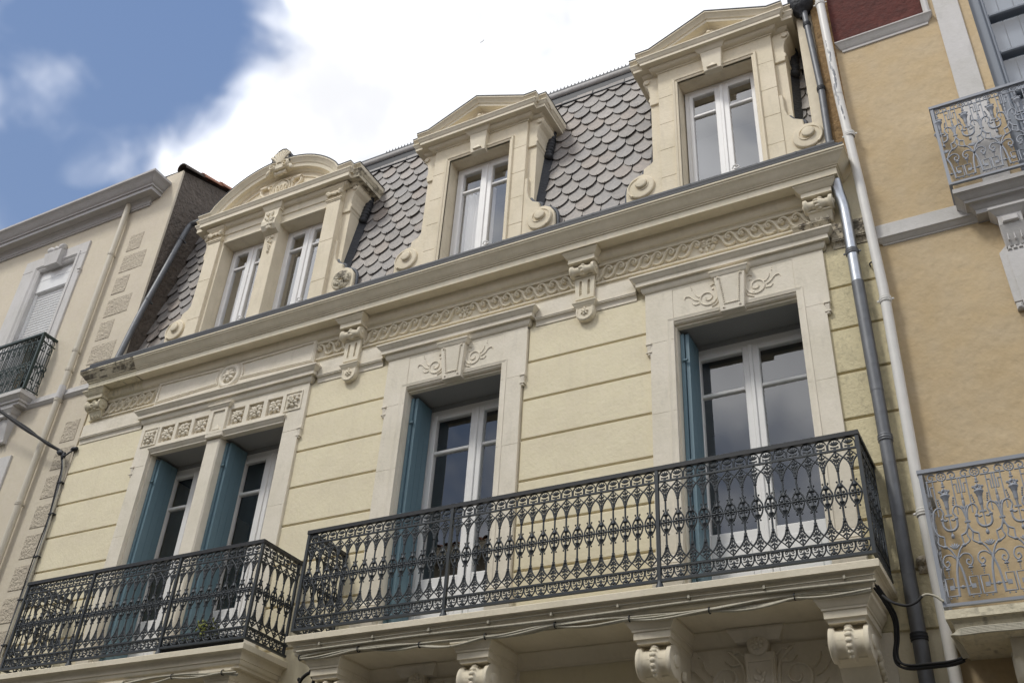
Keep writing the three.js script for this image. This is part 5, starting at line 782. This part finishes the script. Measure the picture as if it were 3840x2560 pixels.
{
  const t = pipe('downpipe', 'white painted downpipe with flaking grey patches beside the ochre wall', [[[[-0.757, 11.2, 0.1], [-0.74, 9.45, 0.1]], 0.043, mat.pipeWhite], [[[-0.739, 9.44, 0.1], [-0.695, 8.2, 0.1]], 0.0425, mat.pipeWhite], [[[-0.695, 8.22, 0.1], [-0.668, 7.0, 0.1]], 0.043, mat.pipeWhite], [[[-0.668, 7.02, 0.1], [-0.69, 5.05, 0.1]], 0.0425, mat.pipeWhite], [[[-0.69, 5.06, 0.1], [-0.672, 2.5, 0.1]], 0.043, mat.pipeWhite]], [[-0.755, 10.88, 0.1, 0.043, mat.pipeWhite, 1], [-0.706, 8.88, 0.1, 0.043, mat.pipeWhite, 1], [-0.668, 6.9, 0.1, 0.043, mat.pipeWhite, 1], [-0.69, 4.95, 0.1, 0.043, mat.pipeWhite, 1]]);
  const fl = []; // flakes: thin bare-zinc patches wrapped on the tube
  for (let k = 0; k < 17; k++) {
    const y = 10.22 - 1.2 * (k / 17) + rr(-0.02, 0.02), cx = y > 9.45 ? -0.757 + (11.2 - y) / 1.75 * 0.017 : -0.739 + (9.44 - y) / 1.24 * 0.044, a = 1.62 + rr(-0.3, 0.3), big = Math.sin(Math.PI * (k + 0.5) / 17), da = (0.12 + 0.26 * big) * rr(0.6, 1), dy = 0.03 + 0.05 * big * rr(0.6, 1.2), b = new GB(), n = 20, R = 0.0447, P = [];
    for (let i = 0; i < n; i++) { const q = i / n * 6.283, w = rr(0.6, 1); P.push([a + Math.cos(q) * da * w, y + Math.sin(q) * dy * w]); }
    const W = ([A, Y]) => [cx + R * Math.cos(A), Y, 0.1 + R * Math.sin(A)]; for (let i = 0; i < n; i++) for (const [f0, f1] of [[0, 0.5], [0.5, 1]]) { const L = (p, t) => W([a + (p[0] - a) * t, y + (p[1] - y) * t]), A = P[i], B = P[(i + 1) % n]; b.q(L(A, f0), L(A, f1), L(B, f1), L(B, f0)); } fl.push(b.g());
  }
  const f = mk('bare_patch', fl, mat.zincPipe, t); f.position.set(-t.position.x, 0, -t.position.z);
}
{
  const t = pipe('downpipe', 'narrow zinc pipe under a dark rain hopper beside the right dormer', [[[[-0.945, 11.0, -0.03], [-0.905, 9.74, -0.03]], 0.034, mat.zincPipe], [[[-0.905, 9.76, -0.03], [-0.92, 8.6, -0.03]], 0.036, mat.zincPipe]], [[-0.938, 10.78, -0.03, 0.034, mat.zincDark], [-0.906, 9.75, -0.03, 0.036, mat.zincDark]]);
  const h = mk('hopper', [lathe([[0.03, 10.93], [0.045, 10.98], [0.09, 11.03], [0.115, 11.06], [0.12, 11.1], [0.13, 11.12], [0.13, 11.16], [0.14, 11.2], [0.14, 11.3], [0, 11.3]], 24, -0.965, 0, -0.04)], mat.bitumen, t); h.position.set(-t.position.x, 0, -t.position.z);
}
// ---------------------------------------------------------------- cables and small things
const sag = (a, b, d, n = 14) => Array.from({ length: n + 1 }, (_, i) => { const t = i / n; return [a[0] + (b[0] - a[0]) * t, a[1] + (b[1] - a[1]) * t - d * 4 * t * (1 - t), a[2] + (b[2] - a[2]) * t]; });
{
  const t = thing('overhead_cable', 'thick black cable crossing from the left edge to the facade hook', 'cable');
  mk('cable', [[0.02, 0], [0.014, 0.024], [0.012, -0.02]].map(([r, d]) => rod(cat([[-17, 11.6, 0.9], [-14.5, 9.86, 0.55], [-12.2, 8.33 + d * 0.4, 0.3], [-11.5, 7.90 + d, 0.24], [-11.1, 7.66 - d * 0.6, 0.18], [-10.87, 7.53, 0.1]], 40), r, 7)), mat.cableBlack, t);
  mk('anchor', [blob(-10.89, 7.52, 0.1, 0.07, 0.04, 0.035, -0.5), blob(-10.83, 7.47, 0.08, 0.03, 0.06, 0.03), rod(cat([[-10.86, 7.5, 0.1], [-10.8, 7.46, 0.09], [-10.76, 7.52, 0.06], [-10.74, 7.57, 0.02]], 10), 0.012, 6), blob(-10.74, 7.575, 0.03, 0.045, 0.03, 0.035), cylX(-10.78, -10.68, 7.575, 0.03, [[0, 0], [0.022, 0], [0.03, 0.5], [0.022, 1], [0, 1]], 10)], mat.zincDark, t);
}
{
  const t = thing('cable_bundle', 'thin grey cables running down the joint between beige and cream walls', 'cable');
  const base = [[-10.86, 7.5, 0.08], [-10.80, 7.3, 0.05], [-10.785, 7.08, 0.03], [-10.76, 6.8, 0.03], [-10.745, 6.6, 0.03], [-10.755, 6.1, 0.03], [-10.77, 5.56, 0.03], [-10.79, 5.0, 0.03], [-10.8, 4.0, 0.03]];
  for (let k = 0; k < 6; k++) mk('cable', [rod(cat(base.map(([x, y, z], i) => [x + (k - 2.5) * 0.011 + (i ? rr(-0.008, 0.008) : 0), y, z + rr(0, 0.015)]), 50), k === 0 ? 0.008 : 0.0065, 5)], k < 2 ? mat.cableBlack : k < 4 ? mat.zincPipe : mat.cableCream, t);
  for (const [x, y] of [[-10.785, 7.1], [-10.745, 6.66], [-10.757, 6.1], [-10.772, 5.56], [-10.79, 5.02]]) mk('clip', [box(x - 0.04, x + 0.045, y - 0.008, y + 0.008, -0.004, 0.055)], mat.zincDark, t);
}
function bundle(label, x0, x1, y, z, n, extra) {
  const t = thing('cable_bundle', label, 'cable'), N = Math.round((x1 - x0) * 16);
  const ph = Array.from({ length: n }, () => rr(0, 6.28));
  for (let k = 0; k < n; k++) mk('cable', [rod(Array.from({ length: N + 1 }, (_, i) => { const x = x0 + (x1 - x0) * i / N, tie = Math.abs(Math.sin((x - x0) * Math.PI / 0.62)), R = 0.010 + 0.018 * tie, a = ph[k] + (x - x0) * 2.2; return [x, y + 0.016 * Math.sin((x - x0) * 3.1) - 0.012 * tie + R * Math.sin(a), z + 0.5 * R * Math.cos(a)]; }), 0.0095, 5)], mat.cableCream, t);
  for (let x = x0 + 0.01; x < x1; x += 0.62) mk('tie', [rod(arcPts(0, 0, 0.024, 0, 6.283, 10).map(([a, b]) => [x, y + 0.016 * Math.sin((x - x0) * 3.1) + a, z + b]), 0.005, 4)], mat.zincDark, t);
  if (extra) extra(t); return t;
}
bundle('cream painted twisted cables below the long balcony edge', -5.93, -1.06, 4.245, 0.575, 6, (t) => {
  const N = 90, L = (f) => Array.from({ length: N + 1 }, (_, i) => f(-5.95 + 4.93 * i / N));
  mk('conduit', [rod(L((x) => [x, 4.300 + 0.006 * Math.sin(x * 2.3), 0.598]), 0.012, 6)], mat.cableCream, t);
  mk('conduit', [rod(L((x) => [x, 4.338 + 0.006 * Math.sin(x * 1.7 + 1), 0.612]), 0.0055, 5)], mat.cableCream, t);
  for (let x = -5.7; x < -1.1; x += 0.56) mk('clip', [box(x - 0.008, x + 0.008, 4.325, 4.352, 0.59, 0.624)], mat.cableCream, t);
});
bundle('twisted cables below the short balcony with the planter', -9.9, -6.62, 4.20, 0.575, 5);
{
  const t = thing('black_cable', 'thick black cable looping from the long balcony corner to the ochre house', 'cable');
  const A = [[-1.03, 4.26, 0.57], [-1.0, 4.2, 0.5], [-0.97, 4.1, 0.36], [-0.985, 3.98, 0.31], [-1.01, 3.88, 0.3], [-1.0, 3.82, 0.3], [-0.95, 3.79, 0.3], [-0.8, 3.785, 0.3], [-0.66, 3.79, 0.3], [-0.585, 3.805, 0.315]];
  for (let k = 0; k < 4; k++) mk('cable', [rod(cat(A.map(([x, y, z]) => [x + 0.012 * Math.cos(k * 1.57), y + 0.012 * Math.sin(k * 1.57 + 0.5), z + 0.01 * Math.sin(k * 1.57)]), 50), 0.0085, 7)], mat.cableBlack, t);
  mk('branch', [rod(cat([[-1.0, 4.2, 0.55], [-0.93, 4.125, 0.6], [-0.85, 4.096, 0.6], [-0.79, 4.11, 0.6], [-0.745, 4.147, 0.6]], 24), 0.010, 6)], mat.cableBlack, t);
  mk('branch', [rod(cat([[-0.745, 4.147, 0.6], [-0.72, 4.155, 0.6], [-0.67, 4.14, 0.6], [-0.62, 4.095, 0.6]], 20), 0.0085, 6)], mat.cableCream, t);
}
{
  const t = thing('cable_bundle', 'grey cables bending round the corner of the ochre house lower balcony', 'cable');
  for (let k = 0; k < 5; k++) mk('cable', [rod(cat([[2.2, 3.925 - k * 0.010, 0.575], [0.6, 3.93 - k * 0.010 + rr(-0.004, 0.004), 0.575], [-0.19, 3.915 - k * 0.009, 0.572], [-0.394, 3.918 - k * 0.009, 0.572], [-0.56, 3.912 - k * 0.008, 0.565], [-0.60 - 0.004 * k, 3.895, 0.53], [-0.605 + 0.006 * k, 3.86, 0.42], [-0.59 + 0.008 * k, 3.81, 0.32]], 44), 0.0078, 5)], mat.cableCream, t);
}
one('wall_hook', 'small rusty hook in the wall between zinc and white pipes', 'hook', [rod(cat([[-0.745, 7.36, -0.01], [-0.745, 7.36, 0.04], [-0.73, 7.37, 0.05], [-0.715, 7.34, 0.05], [-0.715, 7.3, 0.045]], 12), 0.007, 6)], mat.zincDark);
one('stone_stub', 'broken stone stub between the zinc and white downpipes', 'stub', [blob(-0.76, 4.62, 0.02, 0.05, 0.04, 0.05), pbox(-0.80, -0.72, 4.53, 4.6, -0.02, 0.035, 0.02)], mat.quoin);
{
  const t = thing('iron_bracket', 'black iron bracket under the gap between the two balconies', 'bracket');
  mk('arm', [rod(cat([[-6.12, 4.07, 0.3], [-6.1, 4.15, 0.3], [-6.03, 4.2, 0.3], [-5.97, 4.2, 0.3], [-5.955, 4.13, 0.3], [-5.98, 4.06, 0.3]], 24), 0.016, 8), blob(-6.0, 4.215, 0.3, 0.022, 0.022, 0.022), blob(-5.965, 4.17, 0.3, 0.03, 0.03, 0.025)], mat.cableBlack, t);
  mk('bar', [rod([[-6.55, 4.06, 0.3], [-5.95, 4.06, 0.3]], 0.03, 8), blob(-6.4, 4.09, 0.3, 0.05, 0.04, 0.04), blob(-6.13, 4.155, 0.3, 0.014, 0.02, 0.012), box(-6.2, -6.17, 4.0, 4.06, 0, 0.3)], mat.cableBlack, t);
  rebase(t, -6.2, 4.0, 0);
}
{
  const t = thing('planter', 'dark planter trough with a yellow-green shrub on the short balcony', 'planter');
  mk('trough', [taper(-7.75, -6.85, 4.432, 4.57, -7.78, -6.82, 0.36, 0.52, 0.54, 0.01)], mat.cableBlack, t);
  const lf = []; for (let k = 0; k < 240; k++) { const a = rr(0, 6.28), r = Math.sqrt(rnd()) * 0.12, y = 4.58 + rr(0, 0.2) * (1 - r * 3); lf.push(blob(-7.15 + r * Math.cos(a), y, 0.52 + 0.9 * r * Math.sin(a), rr(0.008, 0.02), rr(0.006, 0.014), rr(0.004, 0.01), rr(0, 3), 0)); }
  for (let k = 0; k < 30; k++) lf.push(blob(-7.5 + rr(-0.1, 0.1), 4.56 + rr(0, 0.06), 0.46 + rr(-0.04, 0.04), rr(0.008, 0.016), 0.008, 0.006, rr(0, 3), 0));
  mk('foliage', lf, mat.leaf, t); rebase(t, -7.3, 4.432, 0.45);
}
{ // bird high in front of the cloud
  const b = new GB(); for (const k of [-1, 1]) b.q([0, 0, 0.06], [k * 0.14, 0.05, 0.02], [k * 0.24, 0.0, -0.05], [0, 0, -0.06]);
  const o = one('bird', 'tiny dark bird flying high against the white cloud', 'bird', [blob(0, 0, 0, 0.03, 0.03, 0.11), b.g(), blob(0, 0.01, 0.1, 0.022, 0.022, 0.03)], mat.cableBlack); o.position.set(-33.46, 74.25, -41.7); o.rotation.set(0.9, 0.6, 0.3);
}
// ---------------------------------------------------------------- street and the houses across it
{
  const st = mk('street', [box(-200, 200, -0.3, 0, -200, 200)], mat.asphalt, scene); st.userData.kind = 'structure';
  const p1 = mk('pavement', [box(-60, 60, 0.004, 0.13, 0.02, 1.5)], mat.paving, scene); p1.userData.kind = 'structure';
  const p2 = mk('pavement_001', [box(-60, 60, 0.004, 0.13, 8.4, 9.59)], mat.paving, scene); p2.userData.kind = 'structure';
  const across = (x0, x1, h, ridge, label, m) => {
    const t = thing('street_house', label, 'building', 'houses across the street'), z = 9.6, g = [], holes = [];
    const n = Math.max(1, Math.round((x1 - x0) / 2.6)), wv = (x1 - x0) / n;
    for (let k = 0; k < n; k++) for (let f = 0; f * 3 + 3.2 < h; f++) holes.push([x0 + (k + 0.5) * wv - 0.5, x0 + (k + 0.5) * wv + 0.5, 0.9 + f * 3.1, 2.9 + f * 3.1]);
    const s = new THREE.Shape([[x0, 0], [x1, 0], [x1, h], [x0, h]].map((q) => new THREE.Vector2(...q))); for (const [a, b, c, d] of holes) s.holes.push(new THREE.Path([[a, c], [a, d], [b, d], [b, c]].map((q) => new THREE.Vector2(...q))));
    mk('wall', [new THREE.ExtrudeGeometry(s, { depth: 0.35, bevelEnabled: false }).translate(0, 0, z), box(x0, x1, 0, h, z + 7, z + 7.3), box(x0, x0 + 0.3, 0, h, z + 0.36, z + 6.99), box(x1 - 0.3, x1, 0, h, z + 0.36, z + 6.99)], m, t);
    for (const [a, b, c, d] of holes) { const w = sub(t, 'window'); mk('shutter', [box(a - 0.52, a - 0.02, c, d, z - 0.05, z - 0.01), box(b + 0.02, b + 0.52, c, d, z - 0.05, z - 0.01)], mat.greyPaint, w); mk('frame', [box(a, a + 0.06, c, d, z + 0.2, z + 0.26), box(b - 0.06, b, c, d, z + 0.2, z + 0.26), box((a + b) / 2 - 0.04, (a + b) / 2 + 0.04, c, d, z + 0.2, z + 0.26), box(a + 0.06, b - 0.06, d - 0.06, d, z + 0.2, z + 0.259)], mat.paintWhite, w); const p = mk('pane', new THREE.PlaneGeometry(b - a, d - c), glass, w); p.position.set((a + b) / 2, (c + d) / 2, z + 0.24); mk('room', [box(a - 0.3, b + 0.3, c - 0.2, d + 0.2, z + 1.2, z + 1.25)], mat.room, w); }
    mk('cornice', [box(x0, x1, h, h + 0.25, z - 0.3, z + 0.3)], mat.stone, t);
    const b = new GB(); b.q([x0, h + 0.2, z - 0.32], [x1, h + 0.2, z - 0.32], [x1, ridge, z + 3.6], [x0, ridge, z + 3.6]); b.q([x0, ridge, z + 3.6], [x1, ridge, z + 3.6], [x1, h, z + 7.3], [x0, h, z + 7.3]); for (const x of [x0, x1]) b.t([x, h, z + 0.3], [x, h, z + 7.3], [x, ridge, z + 3.6]);
    const rf = mk('roof', [b.g()], mat.tile, t), gT = join([(() => { const q = new GB(), nn = 6; for (let i = 0; i < nn; i++) { const a = Math.PI * i / nn, c = Math.PI * (i + 1) / nn; q.q([Math.cos(a) * 0.1, Math.sin(a) * 0.09, 0], [Math.cos(c) * 0.1, Math.sin(c) * 0.09, 0], [Math.cos(c) * 0.1, Math.sin(c) * 0.09, 4.1], [Math.cos(a) * 0.1, Math.sin(a) * 0.09, 4.1]); } return q.g(); })()], 0.6);
    const L = Math.hypot(ridge - h - 0.2, 3.92), an = Math.atan2(ridge - h - 0.2, 3.92);
    for (let x = x0 + 0.12; x < x1; x += 0.24) { const o = mk('roof_tile', gT, mat.tile, t); o.position.set(x, h + 0.2, z - 0.34); o.rotation.x = -an; o.scale.z = L / 4.1; }
    rebase(t, (x0 + x1) / 2, 0, z);
  };
  across(-22, -9.2, 10.3, 11.9, 'taller pale house across the street with terracotta roof', mat.farWall);
  across(-9.18, -1.5, 8.9, 10.2, 'lower beige house across the street with terracotta roof', mat.farWall);
  across(-1.48, 9, 9.1, 10.4, 'lower house across the street opposite the ochre one', mat.farWall);
}
renderer.render(scene, camera);
